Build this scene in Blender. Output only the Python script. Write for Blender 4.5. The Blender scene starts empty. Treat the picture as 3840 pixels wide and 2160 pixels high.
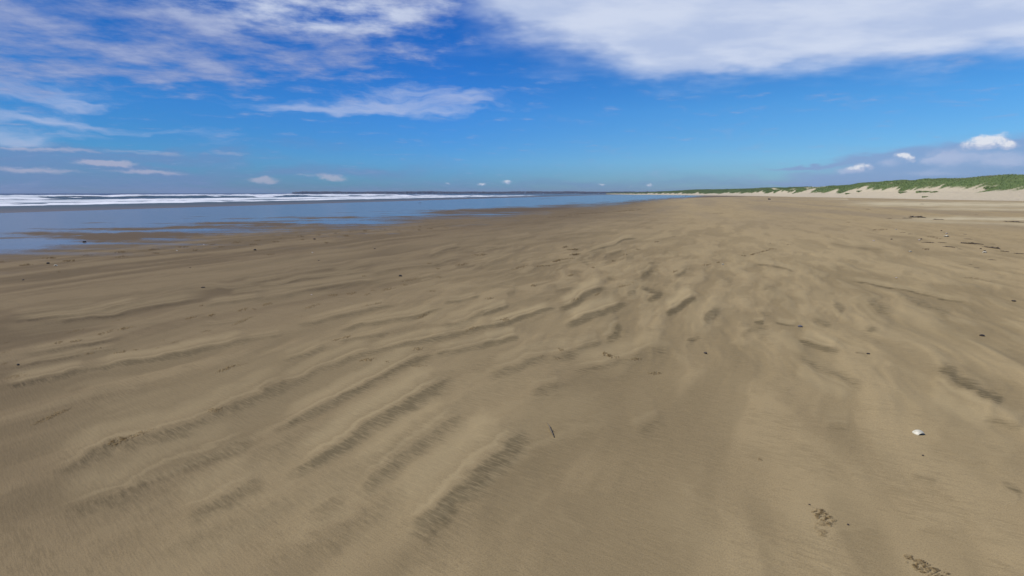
import bpy, math, random
import numpy as np
from math import radians, pi
rng = np.random.default_rng(7)
random.seed(7)
C = bpy.context.scene.collection
sc = bpy.context.scene

# ------------------------------------------------------------------ camera
F = 1813.0                      # focal length in photo pixels (3840 wide)
HZ = 724.0                      # horizon row
P = math.atan((1080 - HZ) / F)
H = 1.6
cp, sp = math.cos(P), math.sin(P)

def ray(u, v):
    y = -(np.asarray(v, float) - 1080) / F
    x = (np.asarray(u, float) - 1920) / F
    return x, cp + y * sp, -sp + y * cp
def at(u, v, z=0.0):
    """ground point (height z) seen at photo pixel u,v"""
    x, y, w = ray(u, v)
    t = (z - H) / w
    return x * t, y * t
def proj(x, y, z=0.0):
    dz = z - H
    fw = y * cp - dz * sp
    fw = np.where(fw < 1e-3, 1e-3, fw)
    up = y * sp + dz * cp
    return 1920 + F * x / fw, 1080 - F * up / fw

cam = bpy.data.cameras.new('camera')
cam.sensor_width = 36; cam.lens = F * 36 / 3840
cam.clip_start = 0.05; cam.clip_end = 80000
co = bpy.data.objects.new('camera', cam); C.objects.link(co)
co.location = (0, 0, H); co.rotation_euler = (pi / 2 - P, 0, 0)
sc.camera = co

# ------------------------------------------------------------------ helpers
def tag(o, label=None, cat=None, group=None, kind=None):
    if label: o['label'] = label
    if cat: o['category'] = cat
    if group: o['group'] = group
    if kind: o['kind'] = kind
    return o
def empty(name, loc, rz=0.0):
    o = bpy.data.objects.new(name, None); C.objects.link(o)
    o.location = loc; o.rotation_euler = (0, 0, rz); o.empty_display_size = .1
    return o
def mesh_np(name, verts, faces, mat=None, parent=None, smooth=True, attrs=None):
    verts = np.asarray(verts, np.float32); faces = np.asarray(faces, np.int32)
    k = faces.shape[1]
    me = bpy.data.meshes.new(name)
    me.vertices.add(len(verts)); me.vertices.foreach_set('co', verts.ravel())
    me.loops.add(faces.size); me.loops.foreach_set('vertex_index', faces.ravel())
    me.polygons.add(len(faces))
    me.polygons.foreach_set('loop_start', np.arange(0, faces.size, k, dtype=np.int32))
    me.polygons.foreach_set('loop_total', np.full(len(faces), k, np.int32))
    me.update(calc_edges=True)
    if smooth: me.polygons.foreach_set('use_smooth', np.ones(len(faces), bool))
    for n, a in (attrs or {}).items():
        a = np.asarray(a, np.float32)
        if a.ndim == 1:
            at_ = me.attributes.new(n, 'FLOAT', 'POINT'); at_.data.foreach_set('value', a)
        else:
            at_ = me.attributes.new(n, 'FLOAT_VECTOR', 'POINT'); at_.data.foreach_set('vector', a.ravel())
    if mat: me.materials.append(mat)
    o = bpy.data.objects.new(name, me); C.objects.link(o)
    if parent: o.parent = parent
    return o
def grid_faces(nr, nc, wrap=False):
    i = np.arange(nr - 1)[:, None]; j = np.arange(nc if wrap else nc - 1)[None, :]
    j2 = (j + 1) % nc
    return np.stack([i * nc + j, i * nc + j2, (i + 1) * nc + j2, (i + 1) * nc + j], -1).reshape(-1, 4)
def sst(a, b, x):
    t = np.clip((x - a) / (b - a), 0, 1); return t * t * (3 - 2 * t)
def _h(ix, iy, seed):
    n = (ix.astype(np.int64) * 374761393 + iy.astype(np.int64) * 668265263 + seed * 982451653) & 0x7fffffff
    n = ((n ^ (n >> 13)) * 1274126177) & 0x7fffffff
    return ((n ^ (n >> 16)) & 0xffff) / 65535.0
def vnoise(x, y, seed=0):
    x = np.asarray(x, float); y = np.asarray(y, float)
    ix = np.floor(x); iy = np.floor(y); fx = x - ix; fy = y - iy
    fx = fx * fx * (3 - 2 * fx); fy = fy * fy * (3 - 2 * fy)
    a = _h(ix, iy, seed); b = _h(ix + 1, iy, seed); c = _h(ix, iy + 1, seed); d = _h(ix + 1, iy + 1, seed)
    return (a * (1 - fx) + b * fx) * (1 - fy) + (c * (1 - fx) + d * fx) * fy
def fbm(x, y, oct=4, seed=0):
    s = 0; a = 0.5; t = 0
    for k in range(oct):
        s = s + a * vnoise(x * 2 ** k + 17.3 * k, y * 2 ** k - 9.1 * k, seed + k); t += a; a *= .5
    return s / t

# node helper
class N:
    def __init__(s, tree):
        s.t = tree; tree.nodes.clear()
    def n(s, typ, ins=None, **kw):
        nd = s.t.nodes.new(typ)
        for k, v in kw.items(): setattr(nd, k, v)
        for k, v in (ins or {}).items():
            if hasattr(v, 'node'): s.t.links.new(v, nd.inputs[k])
            else: nd.inputs[k].default_value = v
        return nd
    def m(s, op, a, b=0.0, c=0.0, clamp=False):
        nd = s.n('ShaderNodeMath', {0: a, 1: b, 2: c}, operation=op); nd.use_clamp = clamp
        return nd.outputs[0]
    def v(s, op, a, b=(0, 0, 0), out=0):
        return s.n('ShaderNodeVectorMath', {0: a, 1: b}, operation=op).outputs[out]
    def ss(s, lo, hi, x, a=0.0, b=1.0):
        nd = s.n('ShaderNodeMapRange', {0: x, 1: lo, 2: hi, 3: a, 4: b}, interpolation_type='SMOOTHSTEP')
        return nd.outputs[0]
    def mix(s, f, a, b):
        nd = s.n('ShaderNodeMix', data_type='RGBA')
        for k, v in ((0, f), (6, a), (7, b)):
            if hasattr(v, 'node'): s.t.links.new(v, nd.inputs[k])
            else: nd.inputs[k].default_value = v if not isinstance(v, tuple) or len(v) == 4 else (*v, 1)
        return nd.outputs[2]
    def noise(s, vec, scale, detail=3, rough=.55, lac=2.0):
        return s.n('ShaderNodeTexNoise', {'Vector': vec, 'Scale': scale, 'Detail': detail, 'Roughness': rough, 'Lacunarity': lac}).outputs[0]
    def attr(s, name, vec=False):
        nd = s.n('ShaderNodeAttribute', attribute_name=name); return nd.outputs['Vector' if vec else 'Fac']
def mat(name):
    m = bpy.data.materials.new(name); m.use_nodes = True
    return m, N(m.node_tree)
def out(b, bsdf, disp=None):
    o = b.n('ShaderNodeOutputMaterial'); b.t.links.new(bsdf, o.inputs[0])

# ------------------------------------------------------------------ traced ridges
TILES = {'A': (0, 900, 2.576), 'B': (900, 850, 2.576), 'C': (1800, 850, 2.576), 'D': (2800, 850, 2.477),
         'E': (0, 1300, 1.685), 'F': (1000, 1300, 1.685), 'G': (2000, 1200, 1.61), 'H': (2640, 1200, 1.509), 'P': (0, 0, 1.0)}
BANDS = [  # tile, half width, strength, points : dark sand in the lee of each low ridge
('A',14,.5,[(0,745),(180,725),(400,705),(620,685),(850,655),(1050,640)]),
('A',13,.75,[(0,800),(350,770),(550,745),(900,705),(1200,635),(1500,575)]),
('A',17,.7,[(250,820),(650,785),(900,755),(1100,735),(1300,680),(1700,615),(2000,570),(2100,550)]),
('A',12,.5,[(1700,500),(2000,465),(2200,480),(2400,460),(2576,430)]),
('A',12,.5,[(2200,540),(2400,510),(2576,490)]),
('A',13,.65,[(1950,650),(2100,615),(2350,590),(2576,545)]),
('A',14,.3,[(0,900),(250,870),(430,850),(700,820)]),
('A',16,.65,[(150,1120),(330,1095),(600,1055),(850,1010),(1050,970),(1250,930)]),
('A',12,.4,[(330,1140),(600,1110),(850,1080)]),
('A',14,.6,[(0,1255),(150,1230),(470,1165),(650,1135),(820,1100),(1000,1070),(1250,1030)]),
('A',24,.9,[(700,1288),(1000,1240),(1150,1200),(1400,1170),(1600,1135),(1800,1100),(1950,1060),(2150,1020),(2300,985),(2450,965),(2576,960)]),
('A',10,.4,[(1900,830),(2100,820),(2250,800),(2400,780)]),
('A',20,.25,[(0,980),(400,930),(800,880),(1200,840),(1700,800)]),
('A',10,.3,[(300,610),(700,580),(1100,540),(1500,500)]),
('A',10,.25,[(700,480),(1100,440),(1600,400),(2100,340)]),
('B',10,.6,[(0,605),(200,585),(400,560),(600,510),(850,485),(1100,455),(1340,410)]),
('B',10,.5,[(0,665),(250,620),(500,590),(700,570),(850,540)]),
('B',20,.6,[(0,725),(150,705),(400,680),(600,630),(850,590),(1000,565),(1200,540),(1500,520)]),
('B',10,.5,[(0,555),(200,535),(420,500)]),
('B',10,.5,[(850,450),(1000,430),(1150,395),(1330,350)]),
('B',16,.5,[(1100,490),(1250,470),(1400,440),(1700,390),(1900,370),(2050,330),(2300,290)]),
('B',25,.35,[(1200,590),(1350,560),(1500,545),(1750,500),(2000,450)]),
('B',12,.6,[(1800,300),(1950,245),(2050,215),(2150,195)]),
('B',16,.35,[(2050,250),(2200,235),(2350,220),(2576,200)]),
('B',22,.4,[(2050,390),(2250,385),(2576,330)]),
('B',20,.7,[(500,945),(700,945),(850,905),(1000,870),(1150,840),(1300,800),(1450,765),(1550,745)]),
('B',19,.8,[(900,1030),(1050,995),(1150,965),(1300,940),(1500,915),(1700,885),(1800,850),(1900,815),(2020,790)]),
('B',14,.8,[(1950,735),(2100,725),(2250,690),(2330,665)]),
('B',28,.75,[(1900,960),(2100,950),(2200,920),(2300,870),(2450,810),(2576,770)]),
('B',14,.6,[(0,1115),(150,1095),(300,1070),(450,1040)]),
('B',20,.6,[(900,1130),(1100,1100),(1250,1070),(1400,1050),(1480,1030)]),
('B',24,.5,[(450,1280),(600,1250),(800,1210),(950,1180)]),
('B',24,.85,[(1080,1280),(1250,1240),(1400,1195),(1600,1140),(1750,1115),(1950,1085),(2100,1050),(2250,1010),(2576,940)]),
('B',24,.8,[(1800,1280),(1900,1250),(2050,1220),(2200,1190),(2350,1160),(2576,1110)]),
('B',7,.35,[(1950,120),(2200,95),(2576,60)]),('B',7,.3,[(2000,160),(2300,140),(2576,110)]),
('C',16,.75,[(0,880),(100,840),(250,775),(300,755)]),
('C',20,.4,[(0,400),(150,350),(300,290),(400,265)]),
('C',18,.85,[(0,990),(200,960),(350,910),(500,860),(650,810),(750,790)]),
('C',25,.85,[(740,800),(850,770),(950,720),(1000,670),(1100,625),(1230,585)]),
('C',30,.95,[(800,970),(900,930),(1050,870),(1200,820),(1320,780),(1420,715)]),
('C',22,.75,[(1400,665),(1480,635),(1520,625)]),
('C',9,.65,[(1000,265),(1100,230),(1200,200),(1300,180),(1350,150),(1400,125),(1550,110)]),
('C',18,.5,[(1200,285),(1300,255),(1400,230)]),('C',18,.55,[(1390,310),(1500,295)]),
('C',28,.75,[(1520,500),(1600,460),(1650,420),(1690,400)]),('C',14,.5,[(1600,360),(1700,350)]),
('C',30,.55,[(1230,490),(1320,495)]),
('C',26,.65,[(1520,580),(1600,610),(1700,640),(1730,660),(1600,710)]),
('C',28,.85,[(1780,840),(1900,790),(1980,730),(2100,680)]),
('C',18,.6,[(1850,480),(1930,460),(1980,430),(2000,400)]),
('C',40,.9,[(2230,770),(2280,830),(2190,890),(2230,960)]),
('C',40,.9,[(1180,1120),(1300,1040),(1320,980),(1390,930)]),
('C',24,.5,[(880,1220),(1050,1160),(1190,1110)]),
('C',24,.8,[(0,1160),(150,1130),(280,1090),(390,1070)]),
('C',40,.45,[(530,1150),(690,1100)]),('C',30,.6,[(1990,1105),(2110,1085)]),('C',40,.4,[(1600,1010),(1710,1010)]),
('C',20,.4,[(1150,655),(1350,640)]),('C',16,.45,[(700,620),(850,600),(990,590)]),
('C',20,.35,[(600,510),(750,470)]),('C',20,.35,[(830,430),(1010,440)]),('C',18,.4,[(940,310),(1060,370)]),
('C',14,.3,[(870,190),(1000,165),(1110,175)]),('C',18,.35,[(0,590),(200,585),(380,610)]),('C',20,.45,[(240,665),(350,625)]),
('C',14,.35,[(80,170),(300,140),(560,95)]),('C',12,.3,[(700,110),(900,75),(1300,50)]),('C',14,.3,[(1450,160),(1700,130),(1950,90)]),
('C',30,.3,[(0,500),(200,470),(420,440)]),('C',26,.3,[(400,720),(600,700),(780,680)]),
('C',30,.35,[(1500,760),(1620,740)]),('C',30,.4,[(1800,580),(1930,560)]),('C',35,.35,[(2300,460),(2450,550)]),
('D',10,.55,[(60,345),(300,375),(450,420)]),('D',9,.6,[(850,480),(1100,520),(1300,560),(1500,590),(1900,680),(2100,700)]),
('D',35,.55,[(100,530),(250,590),(310,630)]),('D',30,.45,[(770,600),(860,640)]),('D',35,.7,[(780,710),(850,750),(910,800)]),
('D',50,.6,[(1080,590),(1150,690),(1250,780),(1400,860)]),('D',45,.45,[(1350,620),(1550,680),(1750,760),(1920,840)]),
('D',35,.65,[(580,840),(700,900),(810,955)]),('D',25,.85,[(50,880),(170,885)]),('D',60,.55,[(0,980),(90,960)]),
('D',25,.85,[(1110,950),(1210,990)]),('D',30,.4,[(1190,1075),(1280,1080)]),
('D',25,.7,[(450,1040),(600,1090),(750,1140),(880,1165)]),
('D',12,.55,[(250,880),(350,905),(475,925)]),('D',10,.4,[(1000,1165),(1120,1190)]),
('D',14,.4,[(740,150),(950,185),(1300,215)]),('D',20,.4,[(880,300),(1060,340)]),('D',25,.35,[(1420,430),(1560,440)]),
('D',50,.25,[(2000,580),(2300,630)]),('D',25,.4,[(80,780),(230,820)]),
('D',14,.3,[(1300,90),(1600,110)]),('D',16,.3,[(150,160),(300,175)]),
('H',38,.95,[(1300,260),(1400,320),(1500,380),(1600,430),(1720,475)]),('H',20,.65,[(1560,550),(1640,575),(1811,620)]),
('H',18,.65,[(1660,915),(1811,995)]),('H',18,.5,[(1150,870),(1200,890),(1340,920)]),('H',22,.6,[(660,600),(830,615)]),
('H',20,.4,[(720,495),(780,500)]),('H',22,.75,[(495,210),(560,220),(650,270),(800,330),(900,400)]),
('H',22,.4,[(120,150),(250,165)]),('H',38,.55,[(240,20),(340,100)]),('H',25,.35,[(990,265),(1110,300)]),
('H',20,.3,[(240,395),(360,410)]),('H',55,.35,[(640,860),(860,800)]),('H',30,.25,[(680,1240),(1000,1215)]),
('H',40,.3,[(1200,700),(1500,780),(1811,860)]),('H',35,.3,[(1350,500),(1600,660)]),('H',30,.25,[(1150,1180),(1500,1220)]),
('F',25,.9,[(0,565),(100,520),(250,440),(400,370),(520,300),(650,240),(800,160),(930,100),(1050,70),(1130,50)]),
('F',38,1.,[(100,830),(250,760),(400,680),(500,620),(600,540),(720,470),(850,400),(1000,310),(1150,240),(1240,212)]),
('F',48,.75,[(560,960),(680,850),(800,760),(930,650),(1080,550),(1200,470),(1300,400)]),
('F',70,.95,[(880,1250),(1000,1140),(1150,1000),(1280,880),(1400,780),(1530,670),(1640,540),(1700,500)]),
('F',26,.75,[(1350,200),(1550,150),(1650,100),(1780,75),(1900,60),(2022,30)]),
('F',34,.8,[(1640,315),(1750,270),(1890,235)]),('F',30,.4,[(1600,390),(1760,370)]),
('F',60,.5,[(250,1120),(400,1010),(530,940)]),('F',16,.65,[(60,100),(200,70),(400,0)]),
('F',22,.75,[(0,270),(180,230),(300,170),(450,110),(600,60),(750,20)]),
('F',60,.25,[(1500,1230),(1750,1080),(1900,900)]),
('E',18,.8,[(0,255),(200,225),(330,200),(450,170),(600,145)]),
('E',30,.4,[(480,360),(750,320),(950,290)]),('E',30,.45,[(560,500),(800,450),(1000,400),(1200,355)]),
('E',28,.4,[(1180,300),(1350,270),(1600,205),(1800,130),(2000,80)]),
('E',38,.75,[(230,830),(450,770),(700,640),(900,600),(1100,550),(1300,480),(1450,400),(1600,350),(1750,270),(1900,220),(2022,170)]),
('E',45,.65,[(300,1100),(560,1010),(800,940),(950,850),(1100,780),(1280,720),(1450,660),(1650,560),(1710,535)]),
('E',45,.65,[(1150,1120),(1300,1030),(1450,960),(1600,870),(1690,850)]),
('E',45,.3,[(0,980),(200,900)]),('E',60,.22,[(500,1300),(800,1230),(1100,1150)]),
('G',28,.65,[(170,340),(330,300),(450,280),(600,240),(720,190),(860,160)]),
('G',40,.45,[(340,565),(430,485)]),('G',48,.75,[(600,690),(720,640),(810,590)]),('G',25,.5,[(690,570),(740,555)]),
('G',60,.45,[(550,880),(660,790)]),('G',50,.35,[(150,1080),(250,1150),(360,1260)]),('G',50,.35,[(780,1250),(860,1330)]),
('P',42,.42,[(40,1850),(300,1755),(700,1625),(1100,1475),(1500,1335),(1850,1235),(2250,1105)]),
('P',46,.42,[(60,2010),(500,1885),(900,1745),(1300,1565),(1750,1385),(2150,1255),(2380,1200)]),
('P',46,.42,[(430,2130),(900,1965),(1300,1775),(1700,1535),(2000,1405),(2300,1335),(2520,1290)]),
('P',50,.42,[(900,2170),(1250,2020),(1500,1860),(1720,1700),(2050,1560),(2360,1465)]),
('P',50,.42,[(1380,2190),(1700,1985),(1950,1800),(2150,1690),(2420,1590)]),
('P',16,.40,[(0,1245),(400,1160),(800,1085),(1200,1020),(1600,965)]),('P',12,.36,[(0,1185),(500,1105),(1000,1030),(1400,978)]),
('P',34,.38,[(0,1575),(400,1480),(900,1395),(1300,1305),(1800,1185)]),('P',22,.36,[(0,1450),(500,1372),(1000,1265),(1500,1185),(1900,1115)]),
('P',14,.34,[(1300,1010),(1700,950),(2100,905),(2500,880)]),('P',16,.34,[(1700,1060),(2000,1000),(2350,950),(2700,915)]),
('P',16,.38,[(2600,950),(3000,985),(3400,1060),(3840,1120)]),('P',40,.38,[(2950,1150),(3250,1270),(3560,1400),(3900,1540)]),
('P',30,.34,[(3200,1080),(3550,1190),(3900,1320)]),('P',50,.30,[(2680,1320),(2900,1440),(3120,1620),(3420,1800)]),
('P',40,.30,[(3350,1500),(3600,1620),(3900,1740)]),('P',50,.26,[(2500,1700),(2800,1900),(3050,2080)]),
('G',24,.35,[(680,100),(750,75)]),('G',20,.5,[(1190,150),(1310,170)]),('G',20,.4,[(380,150),(420,120)]),
]
PALE = [ # dry pale, trampled sand strips towards the dunes: photo pixels, half height, strength
(8,1.,[(3100,762),(3300,764),(3560,766),(3840,768)]),(4,.7,[(3350,781),(3600,784),(3840,786)]),
(6,.9,[(3320,822),(3500,819),(3650,819),(3840,822)]),(2.5,.8,[(2990,747),(3100,747),(3180,747)]),
(3,.5,[(3500,775),(3840,777)]),(5,.45,[(3250,823),(3550,832),(3840,842)]),
(2,.6,[(2540,743),(2570,743)]),
]
SCUFF = [ # u, v, half length, half height, tilt(deg), strength
(3090,1940,46,20,28,1),(3085,1985,25,25,10,.5),(3440,2112,48,17,24,1),(3500,2147,60,15,14,.9),(2280,1333,20,9,25,1),(2310,1340,14,4,0,.6),
(2385,1347,18,4,-4,.9),(2455,1397,26,5,0,.8),(2103,1316,13,5,20,.8),(2090,1348,16,3,-10,.6),(2028,1341,10,3,-10,.5),(2850,1723,9,5,30,.5),
(445,1658,32,12,-18,1),(490,1645,60,8,-22,.7),(550,1625,40,4,-22,.5),(190,1562,66,6,-24,.9),(230,1548,36,4,-24,.6),(845,1385,36,5,-20,.9),(890,1372,40,3,-14,.4),
(810,1542,28,7,-6,.8),(280,1242,36,4,-14,.5),(377,1255,13,4,-8,1),(411,1245,14,4,-25,.8),(462,1235,22,4,-12,1),(493,1229,14,3,-5,.5),
(219,1287,17,4,-14,1),(283,1282,20,4,-12,.8),(336,1326,16,2,-8,1),(361,1308,28,3,-10,.5),(450,1321,24,4,-12,.8),(508,1313,14,2,-8,.5),
(594,1305,12,2,-8,.4),(714,1193,23,3,-12,1),(794,1181,14,3.5,-18,1),(912,1161,20,4,-14,.9),(951,1159,12,3,10,.6),(908,1205,44,4,-24,.6),
(776,1242,18,2,-8,.6),(652,1284,14,4,-8,.4),(609,1276,12,2,-6,.4),(25,1282,14,2,-14,.5),(20,1321,24,3,-18,.6),(12,1364,14,3,-8,.6),(60,1410,36,6,-10,.6),
(757,1147,10,2,-4,.8),(446,1200,24,2,-8,.5),(221,1019,12,2,-4,.5),
(12,981,24,2.5,-3,.9),(184,967,26,2.5,-3,1),(258,977.6,27,2.5,-3,1),(91,994,24,2.5,-5,.8),(322,957,24,2.5,-4,.9),(452,945,20,2.2,-3,.9),
(450,963,26,2.2,-4,.9),(573,935,20,2,-3,.9),(687,926,22,2,-3,.8),(730,937.6,11,2,-3,.8),(582,949,12,1.8,0,.7),(796,916,14,1.8,-3,.8),(831,925,15,1.6,-3,.7),
(889,908,18,1.6,-2,.8),(943,916,13,1.6,-2,.7),(970,901,13,1.8,-2,.8),(950,916,14,1.6,0,.6),(1034,906,15,1.8,-3,.8),(1055,893,12,1.5,0,.6),
(1127,886,11,2,0,1),(1135,898,9,1.6,0,.7),(1195,880,10,1.5,0,.7),(1210,889.6,11,1.5,0,.6),(1261,875,10,1.5,0,.8),(1224,910,9,1.4,0,.7),(1296,884,12,1.6,0,.9),
(1315,869,8,1.3,0,.5),(1371,865.5,9,1.6,0,.8),(1362,876,9,1.3,0,.7),(1436,860,9,1.4,0,.6),(1482,856.6,6,1.3,0,.7),(1498,866,12,1.2,0,.5),
(1571,861.6,7,1.5,0,.9),(1610,857,10,1.3,0,.8),(1573,850,7,1.3,0,.7),(1672,853,7,1.2,0,.6),(1012,954,20,1.5,-2,.5),
(1249,1106,16,3,-4,.9),(1319,1100,20,3.5,-8,.9),(1377,1104,12,4,-8,.6),(1399,1089.5,9,2.5,0,.7),(1455,1085,25,4,-12,.7),(1172,1149,32,4,-16,.7),
(1517,1068.6,14,3,0,.7),(1362,1035,12,1.8,0,.6),(1529,1052,32,2.5,-10,.7),(1500,1010,8,2,-10,.6),(1610,988,8,2,0,.5),(1641,1009,8,3,10,.8),(1647,1040,12,3,0,.6),
(1620,1092.6,14,2,0,.7),(1731,992,22,3,-10,.6),(1800,955.6,24,3,-3,.6),(1381,1147,14,3,-10,.5),(1416,1139,14,3,-10,.5),(1591,1186,26,4,-24,.8),
(1835.6,1122,15,3,-8,1),(1768,1240,22,8,-24,.7),(1894,1203,16,6,-10,.7),(1262,1277,14,3,-14,1),(1300,1267,18,4,-14,1),(1566,1312,16,6,-12,.8),
(1381,1353,26,6,-8,.8),(1450,1359,7,3,-4,.7),(1570,1377,30,3,-4,.4),(1005,1141,20,4,-10,.7),
(2147,936,20,3,-4,.9),(2118,926,10,3,-10,.8),(2155,955,18,3,-6,.9),(2091,978,20,4,-14,.9),(2134,971.5,18,2,-4,.7),(1951,1003,34,4,-14,.8),(2033,997,36,1.6,-4,.7),
(2392,936,9,2,10,.6),(2345.5,955,8,2,0,.6),(2301,977,8,3,10,.6),(2460,907.5,9,1.5,0,.7),(2224,1003,8,3,0,.8),(2138,1034,14,4,-14,.8),(2001,1072.5,11,4,-14,.9),
(2330,1073,14,4,-10,.9),(2355,1070,9,2,-10,.6),(2376.5,1060,9,3,-8,.8),(2239,1104,9,3,-20,.8),(2157,1124.5,18,4,-14,.8),(2532,1019,10,4,-8,.7),(2580,1009,7,3,-8,.7),
(2646,993,16,2.5,-8,.6),(2693,983,8,1.5,0,.6),(2788,959.5,8,2,0,.7),(2526,886,6,1.5,0,.6),(2824,954,10,2,-8,.7),(2861,943,20,2,-12,.6),(2897,933.6,14,1.6,0,.5),
(2956,917,8,1.6,0,.8),(3300,861,24,1.6,0,.7),(3490,888,14,2,0,1),(3515,893,16,2,12,.5),(3471,934,12,3,0,.6),(3640,1043,26,3,5,.5),(3700,1055,22,2,12,.4),
(2700,800,30,1.4,-4,.4),(2200,800,60,1.2,-3,.5),(2350,790,60,1.2,-4,.5),(2100,812,70,1.2,-3,.4),
]
# wet sand: outline of the sheen (photo pixels) and dry bars standing out of it
WET_EDGE = [(-1200,1100),(-500,1010),(0,944),(150,930),(300,905),(480,893),(620,893),(800,868),(1000,850),(1150,836),(1275,841),(1380,838),(1500,826),(1620,810),(1800,804),(1930,800),(2020,786),(2150,773),(2300,765),(2420,752),(2520,744),(2640,739),(2800,735)]
BARS = [ # u, v, half length, half height, strength (+ dry, - wet)
(130,868,130,7,1),(40,887,90,2.5,.6),(330,851,170,3.5,.95),(520,856,110,3.5,.9),(360,824,60,1.6,.8),(150,846,60,2,.5),(420,886,220,14,1.),(250,915,120,5,.0),(560,880,110,9,.9),(700,848,110,6,.9),
(820,832,120,4,.9),(600,831,70,1.6,.6),(900,813,70,2.6,.7),(1080,811,70,2.2,.7),(1260,815,110,3,.9),(1060,828,90,2,.5),(740,802,60,1.2,.5),(710,810,60,1.2,.4),
(1150,818,40,2,.4),(1280,793,60,1,.5),(1450,790,120,1,.4),(1800,790,160,5,1.),(1960,784,120,5,1.),(1700,798,120,3,.6),(1300,806,60,1,.4),(1000,840,90,5,.5),
(1550,786,50,1,.4),(2050,741,45,4,.35),(1750,764,80,1,.3),(1900,775,120,1,.4),(2080,770,80,1.2,.5),(1650,774,60,.8,.3),(950,776,60,1.2,.3),(1280,772,40,1,.3),(400,806,50,1,.3),
(120,905,200,12,-1.),(40,930,140,9,-.8),(1480,806,110,2.6,-1.),(560,895,120,3,-.7),(1300,834,150,5,-1.),(1150,833,100,3,-.6),(460,866,90,4,-.7),(700,862,100,5,-.5),(1000,822,250,2,-.4),
]
A17 = radians(17.7)
NX, NY = -math.cos(A17), math.sin(A17)      # off-shore direction
LX, LY = math.sin(A17), math.cos(A17)       # along the shore
SEA = -0.8
def terrain(x, y):
    s = NX * x + NY * y
    z = -0.8 * np.clip((s - 20) / 58, 0, None)
    z = np.where(s < 20, 0, z)
    return np.maximum(z, -6)

# polar sheet centred under the camera, finest where the ground is close
def ring_radii():
    r = 0.25; R = [0.0001, .25]
    while r < 4200:
        d = max(0.012, r * r / 560.0 * 0.9) if r < 1.5 else r * r / (483 * 1.6) * .62
        d = min(d, r * 0.03) if r > 3 else d
        r += d; R.append(r)
    return np.array(R)
RR = ring_radii()
tf = np.linspace(-radians(53), radians(53), 1360)
tb = np.linspace(radians(53), 2 * pi - radians(53), 160)[1:-1]
TT = np.concatenate([tf, tb]); NT = len(TT)
rr, tt = np.meshgrid(RR, TT, indexing='ij')
X = (rr * np.sin(tt)).ravel(); Y = (rr * np.cos(tt)).ravel()
Z = terrain(X, Y)
U, V = proj(X, Y, 0.0)
infr = (Y > .3) & (U > -500) & (U < 4340) & (V < 2500) & (V > HZ + 5)
idx = np.nonzero(infr)[0]
u = U[idx]; v = V[idx]; slant = np.hypot(np.hypot(X[idx], Y[idx]), H)
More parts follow.
